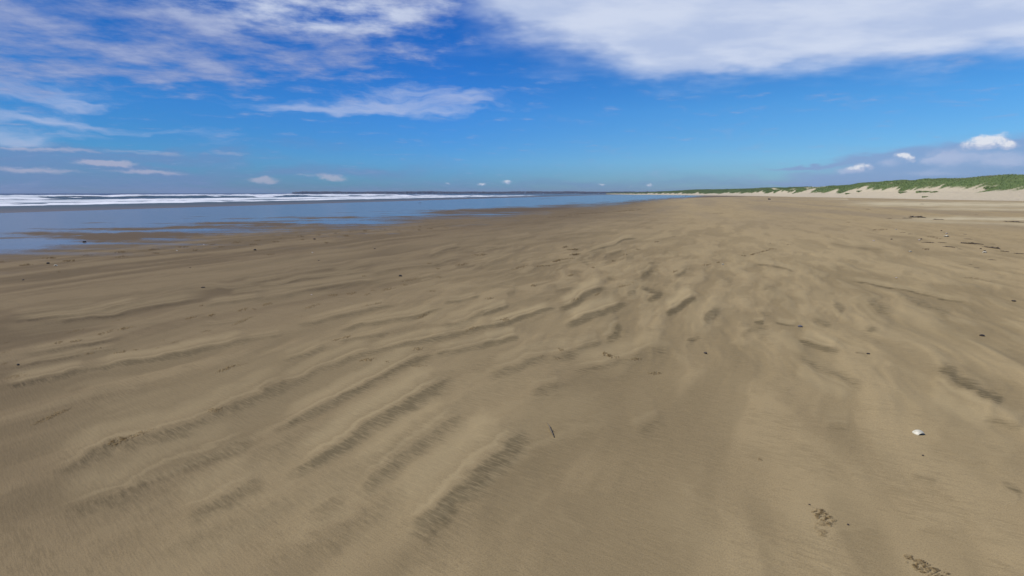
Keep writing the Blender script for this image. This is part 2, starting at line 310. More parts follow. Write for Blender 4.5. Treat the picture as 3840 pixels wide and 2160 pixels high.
# gentle wobble so traced edges are not straight
w1 = (fbm(u / 55, v / 22, 3, 5) - .5); w2 = (fbm(u / 70 + 40, v / 26, 3, 9) - .5)
dark = np.zeros(len(idx)); soft = np.zeros(len(idx)); light = np.zeros(len(idx)); hgt = np.zeros(len(idx))
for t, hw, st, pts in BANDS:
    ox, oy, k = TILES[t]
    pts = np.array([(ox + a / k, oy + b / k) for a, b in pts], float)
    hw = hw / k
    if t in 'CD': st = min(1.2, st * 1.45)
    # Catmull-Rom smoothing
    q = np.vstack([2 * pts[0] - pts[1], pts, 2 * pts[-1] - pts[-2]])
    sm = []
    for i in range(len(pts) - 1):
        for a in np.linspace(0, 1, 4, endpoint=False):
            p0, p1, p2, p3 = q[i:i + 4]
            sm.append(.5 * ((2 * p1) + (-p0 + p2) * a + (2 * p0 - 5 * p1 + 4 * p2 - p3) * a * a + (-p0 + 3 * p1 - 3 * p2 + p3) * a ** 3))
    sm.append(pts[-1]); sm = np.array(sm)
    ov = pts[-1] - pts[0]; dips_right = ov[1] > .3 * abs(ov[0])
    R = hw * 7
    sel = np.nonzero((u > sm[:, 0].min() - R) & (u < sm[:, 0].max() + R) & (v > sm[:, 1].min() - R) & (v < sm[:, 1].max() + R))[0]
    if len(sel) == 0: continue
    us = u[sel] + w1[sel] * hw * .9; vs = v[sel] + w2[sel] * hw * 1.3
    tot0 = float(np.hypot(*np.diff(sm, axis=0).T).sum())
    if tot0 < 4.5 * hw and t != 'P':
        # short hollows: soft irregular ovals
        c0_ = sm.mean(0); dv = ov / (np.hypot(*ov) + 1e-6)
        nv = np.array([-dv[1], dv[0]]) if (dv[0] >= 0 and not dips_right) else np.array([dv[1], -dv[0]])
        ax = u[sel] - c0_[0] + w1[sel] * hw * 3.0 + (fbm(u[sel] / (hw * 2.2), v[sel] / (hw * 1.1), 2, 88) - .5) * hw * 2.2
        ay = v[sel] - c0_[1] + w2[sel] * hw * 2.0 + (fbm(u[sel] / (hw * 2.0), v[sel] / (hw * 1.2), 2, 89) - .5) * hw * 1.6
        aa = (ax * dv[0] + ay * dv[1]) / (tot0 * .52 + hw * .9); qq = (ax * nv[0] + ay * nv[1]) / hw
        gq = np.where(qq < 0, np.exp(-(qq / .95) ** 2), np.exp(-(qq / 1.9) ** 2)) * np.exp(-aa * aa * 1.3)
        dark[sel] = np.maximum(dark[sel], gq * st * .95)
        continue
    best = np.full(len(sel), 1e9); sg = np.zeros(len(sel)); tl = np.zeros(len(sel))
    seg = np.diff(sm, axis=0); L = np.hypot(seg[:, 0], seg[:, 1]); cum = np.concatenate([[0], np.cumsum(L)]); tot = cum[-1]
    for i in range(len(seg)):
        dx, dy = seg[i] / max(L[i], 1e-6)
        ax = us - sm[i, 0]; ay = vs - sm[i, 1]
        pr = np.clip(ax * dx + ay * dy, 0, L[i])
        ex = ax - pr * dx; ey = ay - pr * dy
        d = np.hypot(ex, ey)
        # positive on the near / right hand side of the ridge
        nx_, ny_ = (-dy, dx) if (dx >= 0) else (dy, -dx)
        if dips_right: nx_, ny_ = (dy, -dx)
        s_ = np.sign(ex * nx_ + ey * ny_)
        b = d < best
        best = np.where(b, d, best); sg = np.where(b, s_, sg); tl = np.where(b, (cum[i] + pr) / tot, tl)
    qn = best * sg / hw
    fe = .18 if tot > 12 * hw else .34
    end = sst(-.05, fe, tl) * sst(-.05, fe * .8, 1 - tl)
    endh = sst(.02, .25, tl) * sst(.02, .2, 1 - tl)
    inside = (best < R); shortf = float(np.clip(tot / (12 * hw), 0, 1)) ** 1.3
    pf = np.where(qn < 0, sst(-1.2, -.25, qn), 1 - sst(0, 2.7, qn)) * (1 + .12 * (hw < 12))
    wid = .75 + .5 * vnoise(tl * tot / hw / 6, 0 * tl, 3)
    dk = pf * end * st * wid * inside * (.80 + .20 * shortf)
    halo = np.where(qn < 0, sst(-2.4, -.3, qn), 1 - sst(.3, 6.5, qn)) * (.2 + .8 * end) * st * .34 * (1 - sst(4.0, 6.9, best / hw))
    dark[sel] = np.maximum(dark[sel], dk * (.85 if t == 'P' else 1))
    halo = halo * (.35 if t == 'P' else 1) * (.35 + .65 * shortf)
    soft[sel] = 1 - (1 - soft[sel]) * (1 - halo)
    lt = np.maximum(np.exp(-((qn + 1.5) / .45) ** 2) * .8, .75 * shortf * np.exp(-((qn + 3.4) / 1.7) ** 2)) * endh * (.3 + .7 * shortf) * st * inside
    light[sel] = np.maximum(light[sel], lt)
    hp = np.where(qn < -1.0, np.exp(-((qn + 1.0) / 2.4) ** 2), 1 - sst(-1.0, 1.5, qn) * 1.2 + .2 * sst(1.5, 5, qn))
    edge = 1 - sst(4.5, 6.8, best / hw)
    hgt[sel] += hp * endh * edge * st * hw * slant[sel] / F * .15 * (.2 + .8 * shortf)
# weaker swales between the traced ridges run the same way (24 degrees right of straight ahead)
ca_, sa_ = math.cos(radians(25)), math.sin(radians(25))
ac = X * ca_ - Y * sa_; alg = X * sa_ + Y * ca_
ac = ac + .5 * (fbm(X / 1.5, Y / 1.5, 3, 61) - .5)
sw = fbm(ac * 2.6, alg * .42, 4, 63); sw2 = fbm(ac * .9 + 5, alg * .25, 3, 67)
rdist = np.hypot(X, Y)
swm = (sst(.47, .66, sw) * .36 + sst(.48, .70, sw2) * .10) * (1 - .6 * sst(14, 40, rdist)) * (rdist < 200)
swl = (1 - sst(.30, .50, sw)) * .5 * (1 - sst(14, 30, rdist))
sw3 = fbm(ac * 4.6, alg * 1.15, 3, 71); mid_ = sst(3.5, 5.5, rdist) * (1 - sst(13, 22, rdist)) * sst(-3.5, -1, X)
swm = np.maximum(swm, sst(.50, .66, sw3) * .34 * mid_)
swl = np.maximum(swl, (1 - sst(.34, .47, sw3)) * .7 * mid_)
pale = np.zeros(len(idx))
for hw, st, pts in PALE:
    pts = np.array(pts, float)
    vl = np.interp(u, pts[:, 0], pts[:, 1], left=1e5, right=1e5 if pts[-1, 0] < 3800 else pts[-1, 1])
    d = (v - vl) / hw + (fbm(u / 60, v / 3, 3, 77) - .5) * 1.4
    fade = sst(pts[0, 0], pts[0, 0] + 260 * (1 if len(pts) > 2 else .2), u)
    pale = np.maximum(pale, np.exp(-d * d) * st * fade)
sc_ = np.zeros(len(idx))
for (a, b, hl, hh, tilt, st) in SCUFF:
    hl, hh = hl * 1.15, max(hh, 1.3) * 1.15
    sel = np.nonzero((abs(u - a) < hl * 2.2 + 4) & (abs(v - b) < (hl * 2 * abs(math.sin(radians(tilt))) + hh * 2.4 + 4)))[0]
    if len(sel) == 0: continue
    ct, s2 = math.cos(radians(tilt)), math.sin(radians(tilt))
    ex = ((u[sel] - a) * ct + (v[sel] - b) * s2) / hl; ey = (-(u[sel] - a) * s2 + (v[sel] - b) * ct) / hh
    dd = ex * ex + ey * ey
    nn = fbm(u[sel] / max(hh * .9, 2), v[sel] / max(hh * .42, 1.2), 3, 31)
    vv = sst(.38, .62, nn * (1.25 - .45 * dd)) * (1 - sst(1.2, 2.6, dd)) * st
    sc_[sel] = np.maximum(sc_[sel], np.clip(vv * (1.7 if b < 1000 else 1.0), 0, 1.3))
we = np.array(WET_EDGE, float)
ve = np.interp(u, we[:, 0], we[:, 1])
scale = np.clip((v - HZ) / 100, .12, 3)
wet = (ve - v) / (40 * scale) + .15 + (fbm(u / (190 * scale), v / (8 * scale), 4, 51) - .5) * 1.9
film = (ve - v) / (22 * scale) + .9 + (fbm(u / (160 * scale), v / (11 * scale), 4, 51) - .5) * .8      # damp rim outside the sheen
wet = np.minimum(wet, 1.3)
for (a, b, hl, hh, st) in BARS:
    if st == 0: continue
    sel = np.nonzero((abs(u - a) < hl * 2.5) & (abs(v - b) < hh * 3.5))[0]
    if len(sel) == 0: continue
    ex = (u[sel] - a) / hl + (fbm(u[sel] / 60, v[sel] / 4, 3, 8) - .5) * .9; ey = (v[sel] - b) / hh + (fbm(u[sel] / 70, v[sel] / 8, 3, 12) - .5) * 1.1
    wet[sel] -= st * np.exp(-(ex * ex + ey * ey) * .9) * 1.7
right_off = sst(2560, 2800, u)
wet = np.clip(wet - right_off * 3, -1, 1.6); wetm = sst(-.45, 1.2, wet)
film = sst(0, 1, film) * (1 - .0 * right_off)

full = lambda a, fill=0.0: (lambda z: (z.__setitem__(idx, a), z)[1])(np.full(len(X), fill))
S = NX * X + NY * Y; LL = LX * X + LY * Y
# outside the traced view the wetness just follows the distance to the water
wetA = sst(16, 24, S + 5 * (fbm(S / 9, LL / 40, 3, 4) - .5)); wetA = np.where(LL > 180, sst(8, 60, S), wetA); wetA = full(wetm) if False else np.where(infr, full(wetm), wetA)
wetA = np.where(Y > 520, sst(0, 60, S - 10), wetA)
filmA = np.where(infr, full(film), wetA)
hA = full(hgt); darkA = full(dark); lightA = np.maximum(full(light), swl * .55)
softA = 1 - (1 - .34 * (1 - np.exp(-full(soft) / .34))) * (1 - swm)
hA = hA - .03 * (sw3 - .5) * mid_ * (1 - wetA) + .012 * (sw - .5) * -1 * np.clip(rdist / 4, .5, 2) * (1 - sst(20, 40, rdist)) * (1 - wetA)
# ripples where nothing was traced (keeps going beyond the picture)
hA += .006 * (fbm(X / .9, Y / .5, 3, 21) - .5) * (1 - np.clip(wetA, 0, 1)) * (rr.ravel() < 60)
scA = full(sc_)
hA += scA * (fbm(X / .03, Y / .03, 2, 99) - .62) * .007 * np.clip(rr.ravel() / 8, .55, 2.5)
trod = sst(.25, .9, full(pale)) * .05 * (fbm(X / 1.6, Y / 1.6, 3, 61) - .5)
Z = Z + hA + trod
# wind streak coordinates: the wind fans out of the far left
ox, oy = -11.5, 9.2
ang = np.arctan2(X - ox, Y - oy); rad = np.hypot(X - ox, Y - oy)
wind = np.stack([ang * 11.0, rad, np.zeros_like(rad)], -1)
far = np.clip(1 - sst(6, 22, rr.ravel()), 0, 1) * sst(1.5, 4, rad)
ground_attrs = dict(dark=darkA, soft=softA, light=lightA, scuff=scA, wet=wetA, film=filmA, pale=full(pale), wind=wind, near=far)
faces = grid_faces(len(RR), NT, wrap=True)

# ---- sand material
m_sand, b = mat('beach_sand')
geo = b.n('ShaderNodeNewGeometry').outputs['Position']
dk, lt, sf, wt, fm, pl, nr = [b.attr(n) for n in ('dark', 'light', 'scuff', 'wet', 'film', 'pale', 'near')]
wd = b.attr('wind', True)
st1 = b.noise(b.v('MULTIPLY', wd, (56, 7.0, 1)), 1.0, 3, .6)
st2 = b.noise(b.v('MULTIPLY', wd, (110, 17., 1)), 1.0, 2, .6)
big = b.noise(b.v('MULTIPLY', wd, (5, .9, 1)), 1.0, 3, .55)
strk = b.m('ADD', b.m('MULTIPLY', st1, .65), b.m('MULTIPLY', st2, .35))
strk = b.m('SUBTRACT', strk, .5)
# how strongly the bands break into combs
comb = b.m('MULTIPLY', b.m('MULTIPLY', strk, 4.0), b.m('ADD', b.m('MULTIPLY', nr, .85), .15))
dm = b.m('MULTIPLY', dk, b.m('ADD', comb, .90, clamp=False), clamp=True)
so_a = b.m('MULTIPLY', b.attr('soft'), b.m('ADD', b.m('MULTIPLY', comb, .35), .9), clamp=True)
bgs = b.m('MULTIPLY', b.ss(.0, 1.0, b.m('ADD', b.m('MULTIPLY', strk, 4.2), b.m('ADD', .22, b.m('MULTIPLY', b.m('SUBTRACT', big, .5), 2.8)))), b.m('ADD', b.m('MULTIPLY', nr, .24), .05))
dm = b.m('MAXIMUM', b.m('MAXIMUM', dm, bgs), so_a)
sx = b.n('ShaderNodeSeparateXYZ', {0: geo})
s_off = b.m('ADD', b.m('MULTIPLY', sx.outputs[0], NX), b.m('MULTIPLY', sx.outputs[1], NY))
damp = b.ss(-3.6, 7.5, b.m('ADD', s_off, b.m('MULTIPLY', b.m('SUBTRACT', b.noise(geo, .35, 3), .5), 6.0)))  # damp sand toward the sea, widened to paint in lens darkening at left
dry = b.mix(b.noise(geo, 1.3, 4, .6), (.375, .274, .124, 1), (.427, .314, .147, 1))
grain = b.noise(geo, 420, 2, .8)
dry = b.mix(b.m('MULTIPLY', b.ss(.35, .75, grain), .6), dry, (.55, .45, .27, 1))
dry = b.mix(b.m('MULTIPLY', b.ss(.6, .25, b.noise(geo, 150, 2, .7)), .55), dry, (.2, .155, .09, 1))
# long dull bands far out, parallel to the sea
lay = b.n('ShaderNodeCombineXYZ', {0: b.m('MULTIPLY', s_off, .22), 1: b.m('MULTIPLY', b.m('ADD', b.m('MULTIPLY', sx.outputs[0], LX), b.m('MULTIPLY', sx.outputs[1], LY)), .03), 2: 0.0}).outputs[0]
layn = b.noise(lay, 1.0, 4, .6)
cam_d = b.v('LENGTH', geo, out=1)
fbr = b.m('MULTIPLY', b.ss(.42, .62, layn), b.ss(12, 45, cam_d, 0, .55))
dry = b.mix(fbr, dry, (.28, .222, .135, 1))
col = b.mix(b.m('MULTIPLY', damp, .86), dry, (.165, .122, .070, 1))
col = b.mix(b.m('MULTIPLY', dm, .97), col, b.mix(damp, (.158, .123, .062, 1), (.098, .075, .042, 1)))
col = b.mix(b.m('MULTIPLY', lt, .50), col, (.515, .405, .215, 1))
col = b.mix(b.m('MULTIPLY', pl, 1.0, clamp=True), col, b.mix(b.noise(geo, 1.1, 4, .75), (.42, .345, .19, 1), (.74, .64, .40, 1)))
scn = b.noise(geo, 34, 3, .7)
col = b.mix(b.m('MULTIPLY', sf, b.ss(.40, .56, scn, .45, 1), clamp=True), col, b.mix(b.m('MULTIPLY', b.ss(.45, .62, b.noise(geo, 55, 2)), b.ss(14, 5, cam_d, .1, .9)), (.095, .062, .025, 1), (.29, .20, .085, 1)))
col = b.mix(b.m('MULTIPLY', fm, .8), col, (.125, .095, .066, 1))
bh = b.m('ADD', b.m('MULTIPLY', b.noise(geo, 260, 2, .7), .0010), b.m('MULTIPLY', b.m('MULTIPLY', strk, .006), nr))
bh = b.m('ADD', bh, b.m('MULTIPLY', b.m('MULTIPLY', b.noise(geo, 45, 2, .7), .009), sf))
bh = b.m('ADD', bh, b.m('MULTIPLY', b.m('MULTIPLY', b.noise(geo, 2.4, 4, .7), .05), pl))
bh = b.m('MULTIPLY', bh, b.m('SUBTRACT', 1.0, b.m('MULTIPLY', b.ss(0.0, .35, wt), .97)))
bump = b.n('ShaderNodeBump', {'Height': bh, 'Strength': 1.0, 'Distance': 1.0})
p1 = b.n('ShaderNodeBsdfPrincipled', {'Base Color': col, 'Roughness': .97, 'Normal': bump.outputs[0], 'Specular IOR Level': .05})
p2 = b.n('ShaderNodeBsdfPrincipled', {'Base Color': (.125, .110, .098, 1), 'Roughness': .17, 'Normal': bump.outputs[0], 'Specular IOR Level': .5, 'IOR': 1.35})
p = b.n('ShaderNodeMixShader', {0: wt, 1: p1.outputs[0], 2: p2.outputs[0]})
out(b, p.outputs[0])
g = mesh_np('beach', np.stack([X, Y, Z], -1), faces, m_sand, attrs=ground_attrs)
tag(g, 'wide windblown brown sand beach with rippled dark bands and a wet sheen near the sea', 'beach', kind='structure')

def ground_z(x, y):
    return float(terrain(np.array(x), np.array(y)))

# ------------------------------------------------------------------ sea
def radii2():
    r = 45.0; R = [r]
    while r < 40000:
        d = .55 if r < 120 else (.9 if r < 420 else (1.6 if r < 620 else r * .012))
        r += d; R.append(r)
    return np.array(R)
R2 = radii2()
T2 = np.concatenate([np.linspace(-radians(100), -radians(52), 60)[:-1], np.linspace(-radians(52), radians(22), 760), np.linspace(radians(22), radians(60), 30)[1:]])
r2, t2 = np.meshgrid(R2, T2, indexing='ij')
x2 = (r2 * np.sin(t2)).ravel(); y2 = (r2 * np.cos(t2)).ravel()
s2 = NX * x2 + NY * y2; l2 = LX * x2 + LY * y2
wob = 9 * (fbm(l2 / 70, l2 * 0 + 1, 3, 2) - .5)
def breaker(c, amp, back, front, seed):
    d = s2 - c - wob - 14 * (fbm(l2 / 45, l2 * 0 + seed, 3, seed) - .5)
    prof = np.where(d < 0, np.exp(-(d / front) ** 2), np.exp(-(d / back) ** 2))
    A = amp * (.72 + .5 * fbm(l2 / 14, l2 * 0 + 3, 4, seed + 5))
    return prof * A, d
bA, dA = breaker(262, 1.35, 16, 7, 11)
bB, dB = breaker(214, .75, 9, 5, 23)
bC, dC = breaker(168, .42, 6, 3, 37)
bD, dD = breaker(128, .30, 5, 2.2, 41)
b5, d5 = breaker(330, 1.2, 18, 9, 53)
endl = 1 - sst(395, 520, l2 + 20 * (fbm(s2 / 20, l2 / 60, 2, 3) - .5))
n1 = fbm(s2 / 5, l2 / 16, 4, 71); n2 = fbm(s2 / 16, l2 / 45, 3, 73)
crest_n = fbm(l2 / 3.0, s2 / 4.0, 3, 83)
brk = sst(.40, .56, fbm(l2 / 60, l2 * 0, 3, 91) + .35 * (l2 < 140) + .1)      # 1 = the outer wave has broken here
brk = brk * (1 - .95 * sst(138, 150, l2) * (1 - sst(192, 214, l2)))
foam = np.zeros_like(s2)
top = np.exp(-((dA - 1) / 6.0) ** 2)
foam = np.maximum(foam, sst(.25, .5, top + (n1 - .5) * .5))
foam = np.maximum(foam, brk * sst(-58, -50, dA) * (1 - sst(6, 16, dA)) * sst(.22, .42, n1 + .12))
foam = np.maximum(foam, sst(.3, .55, np.exp(-((dB + 1) / 5.5) ** 2) * sst(.35, .55, n2 + .1) + (n1 - .5) * .4))
foam = np.maximum(foam, sst(148, 152, s2 + wob) * (1 - sst(172, 180, s2 + wob)) * sst(.15, .35, n1))
foam = np.maximum(foam, sst(112, 116, s2 + wob * .4) * (1 - sst(127, 132, s2 + wob * .4)) * sst(.25, .42, n1 + .05 - .25 * ((l2 < 60) & (s2 > 130))))
foam = np.maximum(foam, .8 * sst(.46, .6, n1 * .6 + n2 * .4) * sst(200, 230, s2) * (1 - sst(250, 300, s2)))
foam = np.maximum(foam, .9 * (1 - brk) * sst(.5, .62, fbm(l2 / 30, s2 / 10, 3, 15)) * np.exp(-((d5) / 5) ** 2))
lw = l2 + 10 * (fbm(s2 / 8, l2 / 14, 3, 66) - .5)
opn = np.zeros_like(s2)
for a0_, a1_, st_ in ((112, 208, 1.), (208, 268, .8), (284, 306, 1.), (330, 345, .8), (372, 396, 1.), (20, 60, .5)):
    opn = np.maximum(opn, st_ * sst(a0_, a0_ + 14, lw) * (1 - sst(a1_ - 10, a1_, lw)))
foam = foam * (1 - opn * sst(196, 206, s2 + wob) * (1 - sst(-12, -7, dA)) * sst(.30, .42, n1 + .15))
foam *= endl
z2 = SEA + (bA + bB + bC + bD + .5 * b5) * (.25 + .75 * endl) + foam * .22 * crest_n * (1 + .8 * np.exp(-(dA / 6) ** 2)) * endl
swell = np.where(s2 > 300, .25 * np.sin(s2 / 14 + 3 * fbm(l2 / 200, s2 / 100, 2, 5)), 0) * np.clip((1500 - r2.ravel()) / 1000, 0, 1)
z2 = z2 + swell + .10 * (fbm(s2 / 3, l2 / 6, 3, 44) - .5) * sst(110, 200, s2) * (r2.ravel() < 900)
shal = sst(62, 112, s2)
z2 = np.where(s2 < 112, SEA + (z2 - SEA) * shal, z2)
z2 = np.where(s2 < 55, SEA - .6, z2)
m_sea, b = mat('sea_water')
fo = b.attr('foam'); so = b.attr('off')
geo = b.n('ShaderNodeNewGeometry').outputs['Position']
fn = b.noise(geo, .8, 4, .7)
alv = b.n('ShaderNodeCombineXYZ', {0: b.m('MULTIPLY', so, .16), 1: b.m('MULTIPLY', b.attr('along'), .05), 2: 0.0}).outputs[0]
fl = b.noise(alv, 1.0, 5, .68)
fo2 = b.ss(.35, .70, b.m('ADD', b.m('ADD', fo, b.m('MULTIPLY', b.m('SUBTRACT', fl, .56), 1.3)), b.m('MULTIPLY', b.m('SUBTRACT', fn, .5), .6)))
fo2 = b.m('MULTIPLY', fo2, b.ss(.02, .15, fo))
wcol = b.mix(b.ss(60, 125, so), (.17, .14, .12, 1), (.06, .095, .095, 1))
wcol = b.mix(b.ss(280, 700, so), wcol, (.018, .04, .085, 1))
wh = b.m('ADD', b.m('MULTIPLY', b.noise(geo, .55, 4, .65), b.ss(90, 200, so, .02, .9)), b.m('MULTIPLY', b.noise(geo, .06, 3, .6), b.ss(250, 800, so, 0, 8.0)))
bump = b.n('ShaderNodeBump', {'Height': wh, 'Strength': 1.0, 'Distance': 1.0})
p1 = b.n('ShaderNodeBsdfPrincipled', {'Base Color': wcol, 'Roughness': b.ss(105, 125, so, .45, .3), 'Normal': bump.outputs[0], 'IOR': 1.33, 'Specular IOR Level': b.ss(80, 200, so, .15, .3)})
p2 = b.n('ShaderNodeBsdfPrincipled', {'Base Color': b.mix(b.ss(.35, .6, fl), (.52, .58, .60, 1), (.88, .90, .90, 1)), 'Roughness': .9, 'Specular IOR Level': .1})
mx = b.n('ShaderNodeMixShader', {0: fo2, 1: p1.outputs[0], 2: p2.outputs[0]})
out(b, mx.outputs[0])
sea = mesh_np('sea', np.stack([x2, y2, z2], -1), grid_faces(len(R2), len(T2)), m_sea, attrs=dict(foam=foam, off=s2, along=l2))
tag(sea, 'dark blue sea with rows of white breaking surf rolling onto the flat beach', 'sea', kind='structure')

# ------------------------------------------------------------------ dunes
ST = [ # photo column, base row, grass line row, crest row, ground run to crest (m)
(4700,775,655,600,34),(4250,762,668,632,34),(4050,757,676,645,34),(3840,753.5,684,655,34),(3730,752,688,656,34),(3603,750,690,668.5,33),(3440,747,696,673,33),(3316,744,701,680.5,34),
(3196,742,705,692,35),(3093,740,710,699.5,38),(3000,739,714,702,38),(2962,738,715,703.5,38),(2862,735.5,717,706.5,44),(2780,734.3,719,709,46),
(2680,733.2,720,711.5,50),(2604,732.3,720.5,712,52),(2540,731.6,722,716,52),(2480,731,723,719.5,50),(2400,730,725,722.8,46),(2320,728.6,725.5,723.2,50),(2260,727.6,725.6,724,50)]
ST = np.array(ST, float)
NTU, NV = 900, 90
# resample by distance so that near dunes get enough columns
uu = np.interp(np.linspace(0, 1, NTU), np.linspace(0, 1, len(ST)), ST[:, 0])
uu = np.linspace(4700, 2260, NTU)
order = np.argsort(ST[:, 0])
f_ = lambda c: np.interp(uu, ST[order, 0], ST[order, c])
k5 = np.ones(41) / 41
smooth = lambda a: np.convolve(np.pad(a, 20, mode='edge'), k5, mode='valid')
bx, by = at(uu, smooth(f_(1)))
by_s = smooth(by); bx_s = smooth(bx)
dist = np.hypot(bx_s, by_s); k = (dist + smooth(f_(4))) / dist
cx, cy = bx_s * k, by_s * k
cx = cx + (bx_s - cx) * 0; 
crow = f_(3) + 2.6 * (fbm(uu / 60, uu * 0, 3, 7) - .5) * sst(2500, 3100, uu)
_, ry, rz = ray(uu, crow)
rx_ = (uu - 1920) / F
crestz = H + rz / ry * cy
_, ry, rz = ray(uu, f_(2))
vv = np.linspace(-.12, 2.2, NV)
DX = bx_s[:, None] + (cx - bx_s)[:, None] * vv[None, :]
DY = by_s[:, None] + (cy - by_s)[:, None] * vv[None, :]
al = np.cumsum(np.concatenate([[0], np.hypot(np.diff(bx_s), np.diff(by_s))]))
AL = np.repeat(al[:, None], NV, 1); VV = np.repeat(vv[None, :], NTU, 0)
prof = np.where(VV < 0, VV * .4, np.where(VV < .45, .30 * (VV / .45) ** 1.25, np.where(VV < 1, .30 + .70 * sst(.45, 1.05, VV) ** .9, 1.0)))
prof = np.where(VV > 1, 1 - .35 * sst(1.02, 2.1, VV), prof)
DZ = prof * crestz[:, None]
rel = np.clip(VV, 0, 1)
# spurs run diagonally down the face (blown from the sea)
diag = AL + VV * 26
spur = fbm(diag / 6.5, VV * .5, 3, 17)
spur2 = fbm(diag / 2.4, VV * .8, 3, 19)
DZ += (spur - .5) * .5 * sst(.3, .7, VV) * np.clip(crestz[:, None] / 6, .2, 1) + (fbm(AL / 3.5, VV * 6, 4, 29) - .5) * .32 * sst(.35, .8, VV) + .07 * (fbm(AL / 1.5, VV * 20, 3, 33) - .5)
DZ += (fbm(AL / 11, VV * 2.2, 3, 91) - .5) * .45 * sst(.75, 1.0, VV) * np.clip(crestz[:, None] / 6, .2, 1)
# grass threshold along the slope
slope_rows = f_(2)
def v_for_row(i):
    pass
_, DVr = proj(DX, DY, DZ)
# find v where the slope reaches the grass row
gv = np.zeros(NTU)
for i in range(NTU):
    row = DVr[i]; mask = (vv > .1) & (vv < 1.0)
    j = np.argmax(np.where(mask, row < slope_rows[i], False)); gv[i] = vv[j] if j > 0 else .6
gv = smooth(smooth(gv))
grassm = sst(-.05, .05, VV - gv[:, None] + .12 + (spur - .5) * .58 + (spur2 - .5) * .42)
grassm *= sst(.12, .3, VV)
bare = sst(.70, .76, fbm(AL / 9, VV * 5, 3, 55)) * sst(.7, .9, VV) * .8
grassm = grassm * (1 - bare)
m_dune, b = mat('dune_sand')
geo = b.n('ShaderNodeNewGeometry').outputs['Position']
gm = b.attr('grass'); vv_ = b.attr('across')
dc = b.mix(b.noise(geo, .5, 4, .65), (.50, .43, .29, 1), (.60, .52, .36, 1))
dc = b.mix(b.m('MULTIPLY', b.ss(.6, .7, b.noise(b.v('MULTIPLY', geo, (.35, .35, 3)), 1.2, 4, .7)), b.ss(.45, .0, vv_, 0, .5)), dc, (.2, .16, .11, 1))
gc = b.mix(b.noise(geo, .35, 4, .6), (.09, .14, .045, 1), (.16, .21, .075, 1))
dc = b.mix(gm, dc, gc)
bump = b.n('ShaderNodeBump', {'Height': b.noise(geo, 1.6, 4, .65), 'Strength': .8, 'Distance': .3})
p = b.n('ShaderNodeBsdfPrincipled', {'Base Color': dc, 'Roughness': .95, 'Specular IOR Level': .05, 'Normal': bump.outputs[0]})
out(b, p.outputs[0])
dn = mesh_np('sand_dunes', np.stack([DX, DY, DZ], -1).reshape(-1, 3), grid_faces(NTU, NV)[:, ::-1], m_dune, attrs=dict(grass=grassm.ravel(), across=VV.ravel()))
tag(dn, 'long pale sand dune ridge running along the right side of the beach', 'dunes', kind='structure')

def pebble_mesh(L, flat=.5, seed=0):
    r = np.random.default_rng(seed); vs = []; nr_, nc_ = 9, 14
    ph = r.uniform(0, 6, 4)
    for i in range(nr_):
        th = i / (nr_ - 1) * pi
        for j in range(nc_):
            a = j / nc_ * 2 * pi
            q = 1 + .10 * math.sin(2 * a + ph[0]) + .07 * math.sin(3 * a + ph[1] + th) + .06 * math.cos(2 * th + ph[2])
            vs.append((L * .5 * q * math.sin(th) * math.cos(a), L * .36 * q * math.sin(th) * math.sin(a), L * .5 * flat * math.cos(th)))
    return np.array(vs), grid_faces(nr_, nc_, wrap=True)
# marram grass on the dunes: clumps of bent blades
def blades(px, py, pz, h, lean, nb, wid, seed):
    r = np.random.default_rng(seed); n = len(px)
    bi = np.repeat(np.arange(n), nb); M = len(bi)
    a = r.uniform(0, 2 * pi, M); rad = r.uniform(0, .35, M) * h[bi]
    x0 = px[bi] + np.cos(a) * rad; y0 = py[bi] + np.sin(a) * rad; z0 = pz[bi] - .05
    hh = h[bi] * r.uniform(.6, 1.15, M); w = wid[bi] * r.uniform(.6, 1.4, M)
    la = a + r.uniform(-.6, .6, M); ln = r.uniform(.1, .55, M) * hh
    dx = np.cos(la) * ln + lean[0] * hh; dy = np.sin(la) * ln + lean[1] * hh
    wx = np.cos(a + 1.57) * w; wy = np.sin(a + 1.57) * w
    v0 = np.stack([x0 - wx, y0 - wy, z0], -1); v1 = np.stack([x0 + wx, y0 + wy, z0], -1)
    v2 = np.stack([x0 + wx * .7 + dx * .4, y0 + wy * .7 + dy * .4, z0 + hh * .62], -1)
    v3 = np.stack([x0 - wx * .7 + dx * .4, y0 - wy * .7 + dy * .4, z0 + hh * .62], -1)
    v4 = np.stack([x0 + dx, y0 + dy, z0 + hh * .95], -1)
    vs = np.stack([v0, v1, v2, v3, v4], 1).reshape(-1, 3)
    b0 = np.arange(M)[:, None] * 5
    f = np.concatenate([b0 + [0, 1, 2], b0 + [0, 2, 3], b0 + [3, 2, 4]], 0)
    return vs, f, np.repeat(r.uniform(0, 1, n)[bi], 5)
m_grass, b = mat('marram_grass')
rnd = b.attr('tint'); geo = b.n('ShaderNodeNewGeometry').outputs['Position']
c1 = b.mix(rnd, (.16, .245, .07, 1), (.34, .41, .15, 1))
c1 = b.mix(b.ss(.5, .8, b.noise(geo, .12, 3, .6)), c1, (.30, .31, .14, 1))
p = b.n('ShaderNodeBsdfPrincipled', {'Base Color': c1, 'Roughness': .75, 'Specular IOR Level': .15})
out(b, p.outputs[0])
w = (grassm > .5).ravel() & (VV.ravel() < 1.35)
area = np.ones(len(w))
dd = np.hypot(DX, DY).ravel()
segl = np.repeat(np.gradient(al)[:, None], NV, 1).ravel()
prob = w * segl * np.hypot((cx - bx_s), (cy - by_s)).repeat(NV) * np.clip(170 / dd, .12, 1.3)
prob /= prob.sum()
NG = 48000
ch = rng.choice(len(w), NG, p=prob)
gi, gj = ch // NV, ch % NV
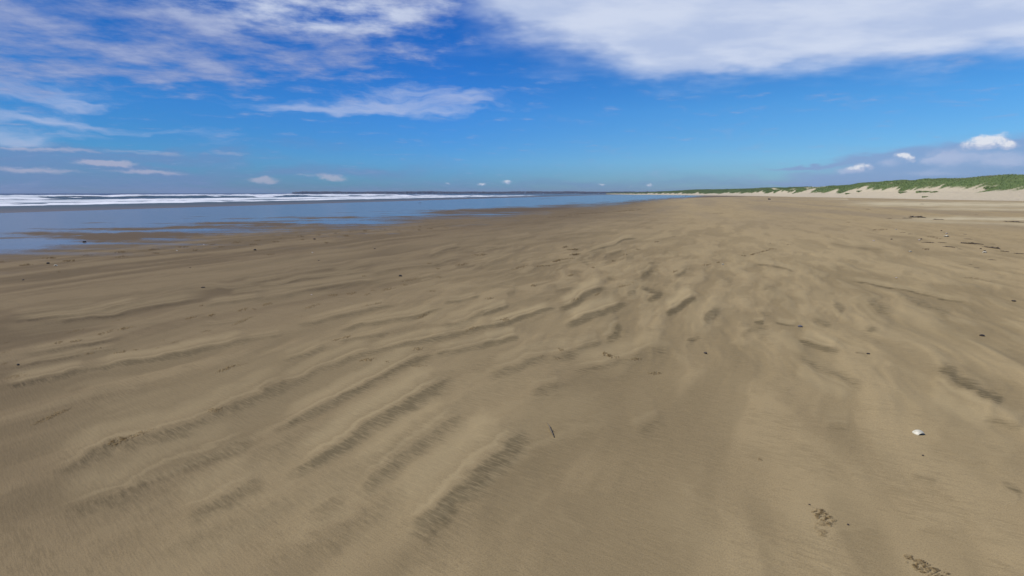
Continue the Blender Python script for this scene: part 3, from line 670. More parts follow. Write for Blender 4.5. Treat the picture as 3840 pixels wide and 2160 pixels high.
fi = np.clip(gi + rng.uniform(-.5, .5, NG), 0, NTU - 1.01); fj = np.clip(gj + rng.uniform(-.5, .5, NG), 0, NV - 1.01)
i0 = fi.astype(int); j0 = fj.astype(int); a_ = fi - i0; c_ = fj - j0
bil = lambda Q: (Q[i0, j0] * (1 - a_) + Q[i0 + 1, j0] * a_) * (1 - c_) + (Q[i0, j0 + 1] * (1 - a_) + Q[i0 + 1, j0 + 1] * a_) * c_
gx, gy, gz = bil(DX), bil(DY), bil(DZ)
gd = np.hypot(gx, gy)
hG = rng.uniform(.22, .46, NG) * np.clip(gd / 260, 1, 1.25)
vs, fs, tn = blades(gx, gy, gz, hG, (.12, -.12), 6, .014 * np.clip(gd / 110, 1, 4), 3)
o = mesh_np('dune_grass', vs, fs, m_grass, attrs=dict(tint=tn), smooth=False)
tag(o, 'green marram grass covering the crest and upper slopes of the dunes', 'grass', kind='stuff')
# single tussocks low on the slope
TUS = [(3380,724,1.0,'low green grass tussock, first from the left of the lone row on the dune face'),
       (3446,722,1.15,'slanting green grass tussock on the pale dune face, second of the lone row'),
       (3470,721,.8,'small round grass tussock right beside the slanting one on the dune face'),
       (3497,722,.85,'grass tussock on the pale dune face, the last of the lone row toward the right'),
       (3220,718.5,.9,'dark grass tussock on the sand just under the nearest notch of the green ridge'),
       (3178,728,.8,'tiny grass tussock near the foot of the dune under the bare sand notch'),
       (3700,705,1.1,'green tussock just below the ragged grass edge near the right end of the dune'),
       (3468,740,.6,'flat dark tussock at the very foot of the pale dune')]
for a, bb, sz, lab in TUS:
    col_i = np.argmin(abs(uu - a)); row = proj(DX[col_i], DY[col_i], DZ[col_i])[1]
    j = np.argmin(np.where((vv > 0) & (vv < 1), abs(row - bb), 1e9))
    x0, y0, z0 = DX[col_i, j], DY[col_i, j], DZ[col_i, j]
    n = 26; r = np.random.default_rng(int(a))
    dxl, dyl = DX[col_i, j + 4] - x0, DY[col_i, j + 4] - y0
    L_ = np.hypot(dxl, dyl); dxl /= L_; dyl /= L_
    t_ = np.clip(r.normal(0, .5 * sz, n), -.9 * sz, .9 * sz); q_ = np.clip(r.normal(0, .3 * sz, n), -.6 * sz, .6 * sz)
    px = dyl * t_ + dxl * q_; py = -dxl * t_ + dyl * q_
    vs, fs, tn = blades(px, py, np.zeros(n) + .05 + .15 * (q_), np.full(n, .5 * sz), (.1, -.1), 12, np.full(n, .03), int(a))
    cv, cf = pebble_mesh(1.0, .5, int(a)); cv = cv * [1.6 * sz, 1.6 * sz, .5 * sz]; ang_ = math.atan2(-dxl, dyl)
    cf = np.concatenate([cf[:, [0, 1, 2]], cf[:, [0, 2, 3]]])
    fs = np.vstack([fs, cf + len(vs)]); vs = np.vstack([vs, cv]); tn = np.concatenate([tn, np.full(len(cv), .1)])
    o = mesh_np('grass_tussock', vs, fs, m_grass, attrs=dict(tint=tn * .6), smooth=False)
    o.location = (x0, y0, z0); tag(o, lab, 'grass tussock', 'lone grass tussocks on the dune face')

# far wood peeping over the dunes
m_wood, b = mat('far_trees'); geo = b.n('ShaderNodeNewGeometry').outputs['Position']
p = b.n('ShaderNodeBsdfPrincipled', {'Base Color': b.mix(b.noise(geo, .1, 3), (.03, .055, .03, 1), (.05, .08, .04, 1)), 'Roughness': .9}); out(b, p.outputs[0])
def hill_strip(pts, D, depth, name, m_, seed):
    us = np.linspace(pts[0][0], pts[-1][0], 90); rows = np.interp(us, [q[0] for q in pts], [q[1] for q in pts])
    _, ry, rz = ray(us, rows); zt = H + rz / ry * D + (fbm(us / 3.0, us * 0, 3, seed) - .5) * D / F * 3
    rx = (us - 1920) / F / ry
    vs = []
    K = 9
    for kk in range(K):
        a = kk / (K - 1) * pi; yy = D - depth * math.cos(a) * .5
        vs.append(np.stack([rx * yy, np.full_like(us, yy), -2 + (zt + 2) * math.sin(a) ** .6 * (1 + .03 * rng.standard_normal(len(us)))], -1))
    vs = np.concatenate(vs); return mesh_np(name, vs, grid_faces(K, len(us)), m_)
o = hill_strip([(2925,706),(2945,703),(2958,701.5),(2975,702.5),(2990,705),(3010,707)], 900, 60, 'far_wood', m_wood, 4)
tag(o, 'small blue green clump of far trees peeping over the middle of the dune line', 'trees', kind='stuff')
o = hill_strip([(2385,725),(2440,722.6),(2480,720.5),(2540,717.5),(2600,716)], 1100, 80, 'far_dunes', m_dune, 6)
tag(o, 'low far dunes where the beach meets the horizon', 'dunes', kind='structure')

# ------------------------------------------------------------------ jetty
m_rock, b = mat('jetty_rock'); geo = b.n('ShaderNodeNewGeometry').outputs['Position']
p = b.n('ShaderNodeBsdfPrincipled', {'Base Color': b.mix(b.ss(.35, .65, b.noise(geo, .35, 3, .7)), (.05, .045, .05, 1), (.17, .15, .15, 1)), 'Roughness': .85}); out(b, p.outputs[0])
def boulder(r, n=1):
    t = (1 + 5 ** .5) / 2
    V0 = np.array([(-1,t,0),(1,t,0),(-1,-t,0),(1,-t,0),(0,-1,t),(0,1,t),(0,-1,-t),(0,1,-t),(t,0,-1),(t,0,1),(-t,0,-1),(-t,0,1)], float) / 1.9
    F0 = np.array([(0,11,5),(0,5,1),(0,1,7),(0,7,10),(0,10,11),(1,5,9),(5,11,4),(11,10,2),(10,7,6),(7,1,8),(3,9,4),(3,4,2),(3,2,6),(3,6,8),(3,8,9),(4,9,5),(2,4,11),(6,2,10),(8,6,7),(9,8,1)])
    return V0, F0
JP = np.array([(-671, 1506), (-400, 1500), (0, 1490), (300, 1480), (620, 1470)], float)
JV, JF = [], []
V0, F0 = boulder(1)
nb = 5200
# stone crest: the top climbs by small steps like the photograph's
for i in range(nb):
    f = rng.uniform(0, 1); xx = -671 + f * 1290; yy = np.interp(xx, JP[:, 0], JP[:, 1])
    tip = min(1, (xx + 676) / 40); topz = 5.3 * max(.1, tip) ** .5 + .5 * math.sin(xx / 60) + .4 * math.sin(xx / 23)
    off = rng.uniform(-1, 1); hz_ = (1 - abs(off) ** 1.3) * topz + (abs(off)) * -1.2
    if rng.uniform() < .35: hz_ = topz + rng.uniform(-.5, .6); off *= .2
    s_ = rng.uniform(1.1, 2.4); R_ = V0 * s_ * rng.uniform(.65, 1.2, 3) * (1 + .18 * rng.standard_normal((12, 1)))
    an = rng.uniform(0, 6.28); ca, sa = math.cos(an), math.sin(an)
    R_ = np.stack([R_[:, 0] * ca - R_[:, 1] * sa, R_[:, 0] * sa + R_[:, 1] * ca, R_[:, 2]], -1)
    JV.append(R_ + [xx, yy + off * 13, hz_ - .8]); JF.append(F0 + 12 * i)
jt = mesh_np('rock_jetty', np.concatenate(JV), np.concatenate(JF), m_rock, smooth=False)
tag(jt, 'long low jetty of dark piled rocks along the horizon behind the surf', 'jetty')

def simple(name, c0, c1, scale, rough=.7, spec=.3):
    m_, b_ = mat(name); tc = b_.n('ShaderNodeTexCoord').outputs['Object']
    n_ = b_.noise(tc, scale, 3, .6)
    bm_ = b_.n('ShaderNodeBump', {'Height': n_, 'Strength': .5, 'Distance': .004})
    p_ = b_.n('ShaderNodeBsdfPrincipled', {'Base Color': b_.mix(b_.ss(.35, .65, n_), (*c0, 1), (*c1, 1)), 'Roughness': rough, 'Specular IOR Level': spec, 'Normal': bm_.outputs[0]})
    out(b_, p_.outputs[0]); return m_
m_red = simple('beacon_paint', (.25, .05, .04), (.35, .08, .06), 2)
m_steel = simple('beacon_steel', (.12, .12, .13), (.2, .2, .2), 2)
def tube(pts, rads, seg=8, cap=True):
    pts = np.asarray(pts, float); n = len(pts); vs = []; 
    for i in range(n):
        d = pts[min(i + 1, n - 1)] - pts[max(i - 1, 0)]; d /= (np.linalg.norm(d) + 1e-9)
        a = np.cross(d, [0, 0, 1.]); 
        if np.linalg.norm(a) < .1: a = np.cross(d, [1., 0, 0])
        a /= np.linalg.norm(a); c = np.cross(d, a)
        th = np.arange(seg) / seg * 2 * pi
        vs.append(pts[i] + rads[i] * (np.cos(th)[:, None] * a + np.sin(th)[:, None] * c))
    vs = np.concatenate(vs); f = grid_faces(n, seg, wrap=True)
    if cap:
        c0, c1 = len(vs), len(vs) + 1
        vs = np.vstack([vs, pts[0], pts[-1]])
        i = np.arange(seg); j = (i + 1) % seg
        f = np.vstack([f, np.stack([j, i, np.full(seg, c0), np.full(seg, c0)], -1), np.stack([(n - 1) * seg + i, (n - 1) * seg + j, np.full(seg, c1), np.full(seg, c1)], -1)])
    return vs, f
def quads2(f):  # tolerate degenerate quads
    return f
def mesh_py(name, vs, f, m_, parent=None, smooth=True):
    fl = []
    for q in f:
        q = list(q); r_ = []
        for a in q:
            if a not in r_: r_.append(int(a))
        fl.append(r_)
    me = bpy.data.meshes.new(name); me.from_pydata([tuple(map(float, a)) for a in vs], [], fl); me.update()
    for pg in me.polygons: pg.use_smooth = smooth
    me.materials.append(m_)
    o = bpy.data.objects.new(name, me); C.objects.link(o)
    if parent: o.parent = parent
    return o
bxx = (1349 - 1920) / F / (ray(1349, 720)[1]) * 1497
e = empty('beacon', (bxx, 1497, 4.4)); tag(e, 'tiny dark red marker beacon standing on top of the rock jetty', 'beacon')
vs, f = tube([(0,0,0),(0,0,2.6)], [.35,.28]); mesh_py('post', vs, f, m_steel, e)
vs, f = tube([(0,0,2.6),(0,0,2.7),(0,0,3.9),(0,0,4.2)], [.3,.75,.6,.1]); mesh_py('lantern', vs, f, m_red, e)

# ------------------------------------------------------------------ shells, pebbles, weed
m_shell = simple('shell', (.56, .53, .38), (.72, .68, .54), 60, .45, .4)
m_shell2 = simple('shell_pinkish', (.74, .62, .55), (.86, .78, .72), 60, .4, .4)
m_peb = simple('pebble_dark', (.055, .045, .036), (.10, .085, .07), 40, .8, .1)
m_pebb = simple('pebble_grey_blue', (.11, .11, .13), (.17, .17, .185), 40, .6, .3)
m_pebr = simple('pebble_brown', (.05, .038, .03), (.09, .07, .055), 40, .6, .3)
m_kelp = simple('seaweed', (.065, .05, .032), (.125, .095, .06), 30, .45, .4)
m_drift = simple('driftwood', (.06, .05, .045), (.12, .10, .09), 6, .85, .2)
m_bird = simple('bird_feathers', (.06, .055, .05), (.12, .11, .10), 20, .8, .2)

def height_at(x, y):
    """height of the sand right at x, y (nearest ring vertex)"""
    r = math.hypot(x, y); t = math.atan2(x, y)
    i = int(np.clip(np.searchsorted(RR, r), 1, len(RR) - 1)); j = int(np.argmin(abs(tf - t)))
    return float(Z.reshape(len(RR), NT)[i, j])
def place(o, u_, v_, dz=0.0):
    x, y = at(u_, v_, 0.0)
    for _ in range(4): x, y = at(u_, v_, ground_z(x, y))
    o.location = (float(x), float(y), height_at(float(x), float(y)) + dz); return o

def shell_mesh(L):
    """one valve of a clam: domed, ribbed, narrowing to the hinge; dome faces up"""
    nr_, nc_ = 12, 25; top = []; 
    for i in range(nr_):
        q = i / (nr_ - 1)
        for j in range(nc_):
            a = (j / (nc_ - 1) - .5) * radians(112)
            rad = L * q * (1 - .13 * abs(a) ** 2) * (1 + .015 * math.sin(a * 26) * q)
            x = rad * math.cos(a) ; y = rad * math.sin(a) * .78
            z = L * .30 * math.sin(pi * min(1, q * .97 + .03)) ** .75 * math.cos(a * 1.25) ** .6 if abs(a * 1.25) < pi / 2 else 0
            z += L * .012 * math.cos(a * 30) * q + L * .01 * math.sin(q * 34)
            top.append((x, y, max(z, 0)))
    vs = np.array(top); lo = vs.copy(); lo[:, 2] -= L * .035
    f = grid_faces(nr_, nc_); n = len(vs)
    side = []
    ring_ = [(nr_ - 1) * nc_ + j for j in range(nc_)] + [i * nc_ + nc_ - 1 for i in range(nr_ - 2, -1, -1)] + [0] + [i * nc_ for i in range(1, nr_)]
    for a, b_ in zip(ring_, ring_[1:]): side.append((a, b_, b_ + n, a + n))
    return np.vstack([vs, lo]), np.vstack([f[:, ::-1], f + n, np.array(side)])
def weed_mesh(L, seed, nbl=7):
    """washed up weed: tangled crinkled straps around a stalk"""
    r = np.random.default_rng(seed); V_, F_ = [], []; n0 = 0
    pts = [(-L * .5 + L * k / 9, L * .05 * math.sin(k * 1.3 + seed), L * .012 + L * .03 * math.sin(k / 9 * pi)) for k in range(10)]
    vs, f = tube(pts, [L * .012 + L * .02 * math.sin(k / 9 * pi) for k in range(10)], 6); V_.append(vs); F_.append(f); n0 += len(vs)
    for q in range(nbl):
        x0 = r.uniform(-.4, .4) * L; an = r.uniform(-.9, .9) + (pi if r.uniform() < .5 else 0); ln = L * r.uniform(.18, .42); w = L * r.uniform(.02, .05)
        k = 8; top = []
        for i in range(k):
            t = i / (k - 1); cx_ = x0 + math.cos(an + .8 * t) * ln * t; cy_ = math.sin(an + .8 * t) * ln * t * .7
            cz = L * (.015 + .07 * math.sin(t * pi) * r.uniform(.5, 1.2)); ww = w * math.sin(pi * (t * .85 + .1))
            top += [(cx_ - math.sin(an) * ww, cy_ + math.cos(an) * ww, cz + .01 * L * math.sin(i * 2.1)), (cx_ + math.sin(an) * ww, cy_ - math.cos(an) * ww, cz - .01 * L * math.cos(i * 1.7))]
        top = np.array(top); lo = top - [0, 0, L * .008]
        f = grid_faces(k, 2); m_ = len(top)
        V_.append(np.vstack([top, lo])); F_.append(np.vstack([f, f[:, ::-1] + m_]) + n0); n0 += 2 * m_
    return np.vstack(V_), np.vstack(F_)

SHELLS = [
(3443,1628,27,-.75,'pale cream clam shell in front, the large one with a pointed pink tip','m'),
(2710,992,12,.4,'small white shell on bare sand right of the middle, behind the curled dark ridges','a'),
(1171,948,8,.2,'tiny white shell left of the middle, on plain sand beyond the first long ripples','a'),
(1168,1107,7,.9,'tiny white shell lying on the light crest of a long ripple left of the middle','b'),
(209,997,11,1.2,'white shell near the left edge beside the dark footprints of the wet margin','a'),
(663,940,7,.3,'tiny white shell among the footprints along the wet margin','a'),
(764,919,6,.8,'tiniest white shell between two footprints by the wet sheen','b'),
(3360,861.5,8,.1,'pale shell farthest from the camera among the debris on the right','a'),
(3549,876,8,.5,'small white shell just behind the brighter one in the weed patch on the right','b'),
(3549,887.5,14,.9,'bright white shell in the middle of the weed patch on the right','a'),
(3413,944,11,.4,'round cream shell on clear sand, nearer than the weed patch on the right','a'),
(3692,947.5,13,1.4,'white shell beside a dark pebble near the right edge','a'),
(3276,904,8,.2,'small pale shell at the left side of the weed patch on the right','b'),
(3447,901,8,.9,'small shell fragment between two seaweed scraps on the right','b'),
(3361,1043,7,.5,'faint pale shell speck alone on the open sand at right, nearest of the small ones','b'),
]
for (a, bb, wpx, rz, lab, mk) in SHELLS:
    x, y = at(a, bb); sl = math.hypot(math.hypot(x, y), H); L = wpx / F * sl * (1.0 if wpx > 20 else .8)
    vs, f = shell_mesh(L); vs[:, 0] -= L * .5
    o = mesh_py('clam_shell', vs, f, m_shell if mk in 'ma' else m_shell2); place(o, a, bb, L * .05)
    o.rotation_euler = (radians(-6), radians(8), pi + rz if wpx > 20 else rz)
    tag(o, lab, 'shell', 'white shells scattered on the beach')
PEB = [
(3000,1225,15,.55,'b','blue grey flat pebble at the end of a dark wind trail, right of the middle'),
(1501,1037,14,.6,'d','dark teal pebble on a long ripple left of the middle'),
(762,1081,13,.35,'d','flat dark pebble lying on the left side between long ripples'),
(2645.5,1323.6,13,.7,'r','brown lumpy pebble just below the middle of the rippled field'),
(3255,1330,11,.5,'d','dark pebble with a wind shadow on its left, in front of the blotchy sand'),
(3682,1260,14,.5,'r','dark brown pebble near the right edge with a short tail of sand'),
(3801,1128,12,.4,'d','dark pebble close to the right edge, beyond the brown one'),
(3460,1711.6,7,.6,'r','tiny dark pebble just in front of the large cream shell'),
(3035,1893,7,.6,'r','tiny dark pebble in the foreground above the crumbled footprint'),
(3180,1968,8,.6,'r','tiny brown pebble right of the crumbled footprint in the foreground'),
(956,938.5,13,.5,'d','black pebble on the damp sand left of the middle, nearest of the two there'),
(1179.5,898,12,.45,'d','black pebble beside footprints on the damp sand, farther of the two'),
(180,988.5,10,.6,'d','black pebble near the white shell at the left edge'),
(317,908,11,.45,'d','black pebble on the rim of the wet sheen at left'),
(68,1368,9,.6,'d','purplish dark pebble at the left edge on a dark band'),
(3343,898,6,.6,'d','dark pebble at the left side of the weed patch on the right'),
(3454.6,897,7,.6,'r','dark pebble close to the shell fragment in the weed patch'),
(3692,942,7,.6,'d','dark pebble touching the white shell near the right edge'),
(3677,933.5,6,.6,'r','small pebble behind the white shell near the right edge'),
(3530,866,5,.6,'d','tiny pebble behind the weed patch on the right'),
(2888,913,5,.5,'d','tiny dark pebble on the far smooth sand right of the middle'),
(1195,978,7,.5,'r','tiny dark pebble on plain sand below the tiny white shell'),
(1405,934,9,.4,'r','small flat stone alone on the smooth sand at centre left'),
(713,1005,6,.5,'d','tiny dark pebble on smooth damp sand at left'),
(87,1050,8,.5,'d','tiny grey pebble on damp sand at the far left'),
]
for (a, bb, wpx, fl, mk, lab) in PEB:
    x, y = at(a, bb); sl = math.hypot(math.hypot(x, y), H); L = wpx / F * sl * .85
    vs, f = pebble_mesh(L, fl, int(a)); o = mesh_py('pebble', vs, f, {'b': m_pebb, 'd': m_peb, 'r': m_pebr}[mk])
    place(o, a, bb, L * fl * .3); o.rotation_euler = (0, 0, random.uniform(-.5, .5)); tag(o, lab, 'pebble', 'dark pebbles scattered on the beach')
WEED = [
(3440,816.5,44,'big black seaweed heap on the far pale strip of sand at right'),
(3400,819,26,'thin tail of black seaweed just left of the big heap'),
(3335,819.6,16,'small black seaweed scrap well left of the big heap on the pale strip'),
(3520,823.4,28,'flat brown seaweed scrap right of and nearer than the big heap'),
(3804,833.4,40,'long thin seaweed strand on the pale strip at the right edge'),
(3643,914.4,56,'long black seaweed strand in the weed patch, the darkest one at right'),
(3724,931,60,'long bent seaweed strand pointing down toward the right edge'),
(3768,943.5,26,'black seaweed scrap at the lower end of the bent strand'),
(3823,952,24,'pair of black seaweed scraps at the right edge, the left one'),
(3838,952.4,18,'black seaweed scrap cut by the right edge of the view'),
(3477,910.5,34,'dark seaweed scrap at the left of the weed patch, pointed to both ends'),
(3533,910,22,'short thick seaweed scrap in the middle of the weed patch'),
(3558,927.4,36,'curved seaweed scrap at the near side of the weed patch'),
(3632,897,20,'short black seaweed scrap behind the darkest strand'),
(3413.6,878.4,17,'thin seaweed scrap at the far left of the weed patch'),
(3385,872.4,16,'thinnest seaweed scrap at the far left, just behind another one'),
(3618.6,878.4,12,'tiny seaweed scrap behind the weed patch near the right'),
(3723,915.6,12,'tiny seaweed scrap right of the darkest strand'),
(3719,975,20,'lone seaweed scrap nearer than the bent strand at right'),
(3637,991,12,'small seaweed scrap alone on the sand below the weed patch'),
(3665,1003,16,'nearest small seaweed scrap below the weed patch'),
(3458,765.5,12,'small dark seaweed lump on the trampled pale sand before the dunes'),
(3630,749.5,36,'long dark weed line at the very foot of the dunes'),
(3255,785,14,'faint brown weed scrap on the far flat sand right of the middle'),
(3661,806,10,'faint weed scrap on the grey strip between the two pale strips'),
(3180,834,14,'faint brown weed scrap on the open sand before the pale strip'),
(3600,934,14,'faint weed scrap between the curved one and the bent strand'),
]
for i, (a, bb, wpx, lab) in enumerate(WEED):
    x, y = at(a, bb); sl = math.hypot(math.hypot(x, y), H); L = wpx / F * sl * .85
    vs, f = weed_mesh(L, 100 + i, 7 if wpx > 20 else 5)
    if wpx > 30 and i > 3: vs[:, 1] *= .5
    o = mesh_py('seaweed', vs, f, m_kelp); place(o, a, bb, 0)
    az = math.atan2(x, y); tilt = {6: .9, 7: .7, 12: .5}.get(i, 0)
    o.rotation_euler = (0, 0, -az - tilt); o.scale = (1, 1, 1.6 if i == 0 else 1)
    tag(o, lab, 'seaweed', 'seaweed washed up on the right side of the beach')
# driftwood lump far out
x, y = at(2885, 748.5); e = empty('driftwood', (float(x), float(y), 0), .3); tag(e, 'dark lump of driftwood lying alone on the far flat sand before the dunes', 'driftwood')
vs, f = tube([(-.36,0,.02),(-.3,0,.10),(-.12,.03,.14),(.08,0,.12),(.28,-.03,.08),(.42,-.05,.03)], [.05,.14,.17,.14,.10,.05], 10); mesh_py('trunk', vs, f, m_drift, e)
vs, f = tube([(-.2,0,.2),(-.24,.02,.33),(-.2,.03,.42)], [.06,.045,.02], 7); mesh_py('branch_stub', vs, f, m_drift, e)
# small post at the far dune foot
x, y = at(2571.5, 736.0); e = empty('post', (float(x), float(y), 0)); tag(e, 'small dark weathered post standing at the foot of the far dunes', 'post')
vs, f = tube([(0,0,-.1),(0.02,0,.35),(.03,0,.66),(.03,0,.7)], [.12,.11,.10,.05], 9); mesh_py('shaft', vs, f, m_drift, e)
vs, f = tube([(-.02,0,.02),(-.2,.02,.06),(-.3,.0,.0)], [.10,.09,.05], 8); mesh_py('root_flare', vs, f, m_drift, e)
# wading bird on the wet sand
x, y = at(1575, 764.5, -.25); zz = ground_z(x, y); x, y = at(1575, 764.5, zz)
e = empty('wading_bird', (float(x), float(y), float(zz)), -.4); tag(e, 'small dark wading bird standing on the wet sand sheen before the surf', 'bird')
bp = [(-.17,0,.135),(-.13,0,.15),(-.07,0,.165),(0,0,.175),(.06,0,.19),(.09,0,.215),(.105,0,.25),(.125,0,.268),(.15,0,.265),(.175,0,.258),(.21,0,.25)]
br = [.006,.022,.046,.056,.05,.034,.024,.026,.02,.006,.002]
vs, f = tube(bp, br, 12); mesh_py('body', vs, f, m_bird, e)
for s_ in (-1, 1):
    vs, f = tube([(0, .02 * s_, .13), (-.015, .02 * s_, .07), (.0, .02 * s_, .0), (.03, .02 * s_, .003)], [.008, .005, .004, .003], 6); mesh_py('leg', vs, f, m_bird, e)

# thin twig shape in the foreground, standing for a blurred sensor fibre mark
x0_, y0_ = at(2051, 1588); x1_, y1_ = at(2078, 1642)
e = empty('twig', (float(x0_), float(y0_), height_at(float(x0_), float(y0_)))); tag(e, 'short thin brown twig shape for a blurred fibre mark on the bare sand below the middle', 'twig')
m_twig = simple('twig_bark', (.13, .10, .06), (.20, .16, .10), 80)
dx_, dy_ = float(x1_ - x0_), float(y1_ - y0_)
vs, f = tube([(0,0,.002),(dx_*.3+.003,dy_*.3,.006),(dx_*.62-.002,dy_*.62,.007),(dx_,dy_,.003)], [.002,.005,.006,.003], 8); mesh_py('stem', vs, f, m_twig, e)
vs, f = tube([(dx_*.55,dy_*.55,.007),(dx_*.7+.012,dy_*.62,.011)], [.003,.0015], 6); mesh_py('side_shoot', vs, f, m_twig, e)

# crumbs of damp sand broken out of the crust by footprints
m_crumb = simple('damp_crumb', (.17, .125, .06), (.33, .245, .125), 120, .95, .05)
CV, CF = [], []; n0 = 0; r = np.random.default_rng(5)
Zg = Z.reshape(len(RR), NT)
for (a, bb, hl, hh, tilt, st) in SCUFF:
    if bb < 1000 or st < .45: continue
    k = int(3 + hl * .25)
    for _ in range(k):
        q = r.normal(0, .6); w_ = r.normal(0, .7)
        ct, s2_ = math.cos(radians(tilt)), math.sin(radians(tilt))
        uu_ = a + q * hl * ct - w_ * hh * s2_; v_ = bb + q * hl * s2_ + w_ * hh * ct
        if v_ > 2190: continue
        x, y = at(uu_, v_); sl = math.hypot(math.hypot(x, y), H)
        L = r.uniform(1.0, 2.4) / F * sl
        pv, pf = pebble_mesh(L, .6, int(r.integers(999)))
        an = r.uniform(0, 6.28); pv = np.stack([pv[:, 0] * math.cos(an) - pv[:, 1] * math.sin(an), pv[:, 0] * math.sin(an) + pv[:, 1] * math.cos(an), pv[:, 2]], -1)
        CV.append(pv + [float(x), float(y), height_at(float(x), float(y)) + L * .12]); CF.append(pf + n0); n0 += len(pv)
o = mesh_np('sand_crumbs', np.concatenate(CV), np.concatenate(CF), m_crumb)
tag(o, 'brown crumbs of damp sand kicked out of old footprints', 'sand crumbs', kind='stuff')

# ------------------------------------------------------------------ light, sky
SUN_AZ, SUN_EL = radians(-82), radians(50)      # azimuth from straight ahead, + to the right
sun = bpy.data.lights.new('sun', 'SUN'); sun.energy = 3.7; sun.angle = radians(.53); sun.color = (1, .955, .89)
so_ = bpy.data.objects.new('sun', sun); C.objects.link(so_)
import mathutils
d = mathutils.Vector((math.sin(SUN_AZ) * math.cos(SUN_EL), math.cos(SUN_AZ) * math.cos(SUN_EL), math.sin(SUN_EL)))
so_.rotation_euler = d.to_track_quat('Z', 'Y').to_euler(); so_.location = d * 50

w = bpy.data.worlds.new('World'); sc.world = w; w.use_nodes = True
b = N(w.node_tree)
sky = b.n('ShaderNodeTexSky', sky_type='NISHITA'); sky.sun_disc = False; sky.sun_elevation = SUN_EL; sky.sun_rotation = SUN_AZ % (2 * pi)
sky.altitude = 0; sky.air_density = 1.0; sky.dust_density = .2; sky.ozone_density = 3.0
dirv = b.n('ShaderNodeTexCoord').outputs['Generated']
sep = b.n('ShaderNodeSeparateXYZ', {0: dirv}); dxx, dyy, dzz = sep.outputs
el = b.m('ARCSINE', dzz); az = b.m('ARCTAN2', dxx, dyy)
# saturate and deepen the blue
sk = b.n('ShaderNodeHueSaturation', {'Color': sky.outputs[0], 'Saturation': SAT if 'SAT' in globals() else 1.35, 'Value': 1.0}).outputs[0]
elr = b.n('ShaderNodeValToRGB', {0: b.m('MULTIPLY', el, 2.0)})
def ramp(nd, stops):
    cr = nd.color_ramp
    while len(cr.elements) > 1: cr.elements.remove(cr.elements[-1])
    cr.elements[0].position = stops[0][0]; cr.elements[0].color = (*stops[0][1], 1)
    for p_, c_ in stops[1:]:
        e_ = cr.elements.new(p_); e_.color = (*c_, 1)
ramp(elr, [(0, (.30, .52, 1.15)), (.12, (.42, .68, 1.2)), (.3, (.48, .78, 1.25)), (.6, (.33, .68, 1.15)), (1, (.2, .5, 1.05))])
sk = b.n('ShaderNodeVectorMath', {0: sk, 1: elr.outputs[0]}, operation='MULTIPLY').outputs[0]
azr = b.n('ShaderNodeValToRGB', {0: b.ss(-.85, .6, az)})
ramp(azr, [(0, (.36, .60, .63)), (.5, (.62, .88, .93)), (1, (1.15, 1.22, 1.04))])
sk = b.n('ShaderNodeVectorMath', {0: sk, 1: azr.outputs[0]}, operation='MULTIPLY').outputs[0]
sk = b.v('MULTIPLY', sk, (.1, .1, .1))
# clouds
pz = b.m('ADD', b.m('MAXIMUM', dzz, 0.0), .07)
plane = b.n('ShaderNodeCombineXYZ', {0: b.m('DIVIDE', dxx, pz), 1: b.m('DIVIDE', dyy, pz), 2: 0.0}).outputs[0]
ae = b.n('ShaderNodeCombineXYZ', {0: az, 1: el, 2: 0.0}).outputs[0]
wn = b.n('ShaderNodeTexNoise', {'Vector': b.v('MULTIPLY', ae, (1, 2.6, 1)), 'Scale': 5.0, 'Detail': 4, 'Roughness': .6})
warp = b.v('MULTIPLY', b.v('SUBTRACT', wn.outputs[1], (.5, .5, .5)), (.16, .075, 0))
aew = b.v('ADD', ae, warp)
wf = b.n('ShaderNodeTexNoise', {'Vector': b.v('MULTIPLY', ae, (1, 1.4, 1)), 'Scale': 34.0, 'Detail': 5, 'Roughness': .65})
aef = b.v('ADD', ae, b.v('MULTIPLY', b.v('SUBTRACT', wf.outputs[1], (.5, .5, .5)), (.03, .016, 0)))
def d2(u_, v_):
    x, y, z = ray(u_, v_); n_ = math.sqrt(x * x + y * y + z * z)
    return math.atan2(x, y), math.asin(z / n_)
def ell(u_, v_, hu, hv, tilt=0.0, vec=None):
    a0, e0 = d2(u_, v_); a1, _ = d2(u_ + hu, v_); a2, _ = d2(u_ - hu, v_); _, e1 = d2(u_, v_ - hv); _, e2 = d2(u_, v_ + hv)
    sa, se = (a1 - a2) / 2, (e1 - e2) / 2
    q = b.v('SUBTRACT', vec or aew, (a0, e0, 0))
    if tilt: q = b.n('ShaderNodeVectorRotate', {'Vector': q, 'Center': (0, 0, 0), 'Angle': radians(tilt)}, rotation_type='Z_AXIS').outputs[0]
    q = b.v('MULTIPLY', q, (1 / sa, 1 / se, 0))
    l2_ = b.v('DOT_PRODUCT', q, q, out=1)
    return b.m('EXPONENT', b.m('MULTIPLY', l2_, -1.0))
def summ(lst, vec=None):
    t = None
    for it in lst:
        x_ = b.m('MULTIPLY', ell(*it[:4], it[5] if len(it) > 5 else 0, vec), it[4])
        t = x_ if t is None else b.m('ADD', t, x_)
    return t
n_st = b.noise(b.v('MULTIPLY', plane, (1.0, 1.15, 1)), 2.9, 6, .6)          # streaky high sheet
n_so = b.noise(b.v('MULTIPLY', plane, (.8, 1.2, 1)), 1.9, 5, .55)
n_w = b.noise(b.v('MULTIPLY', aew, (1.0, 5.0, 1)), 8.0, 6, .62)
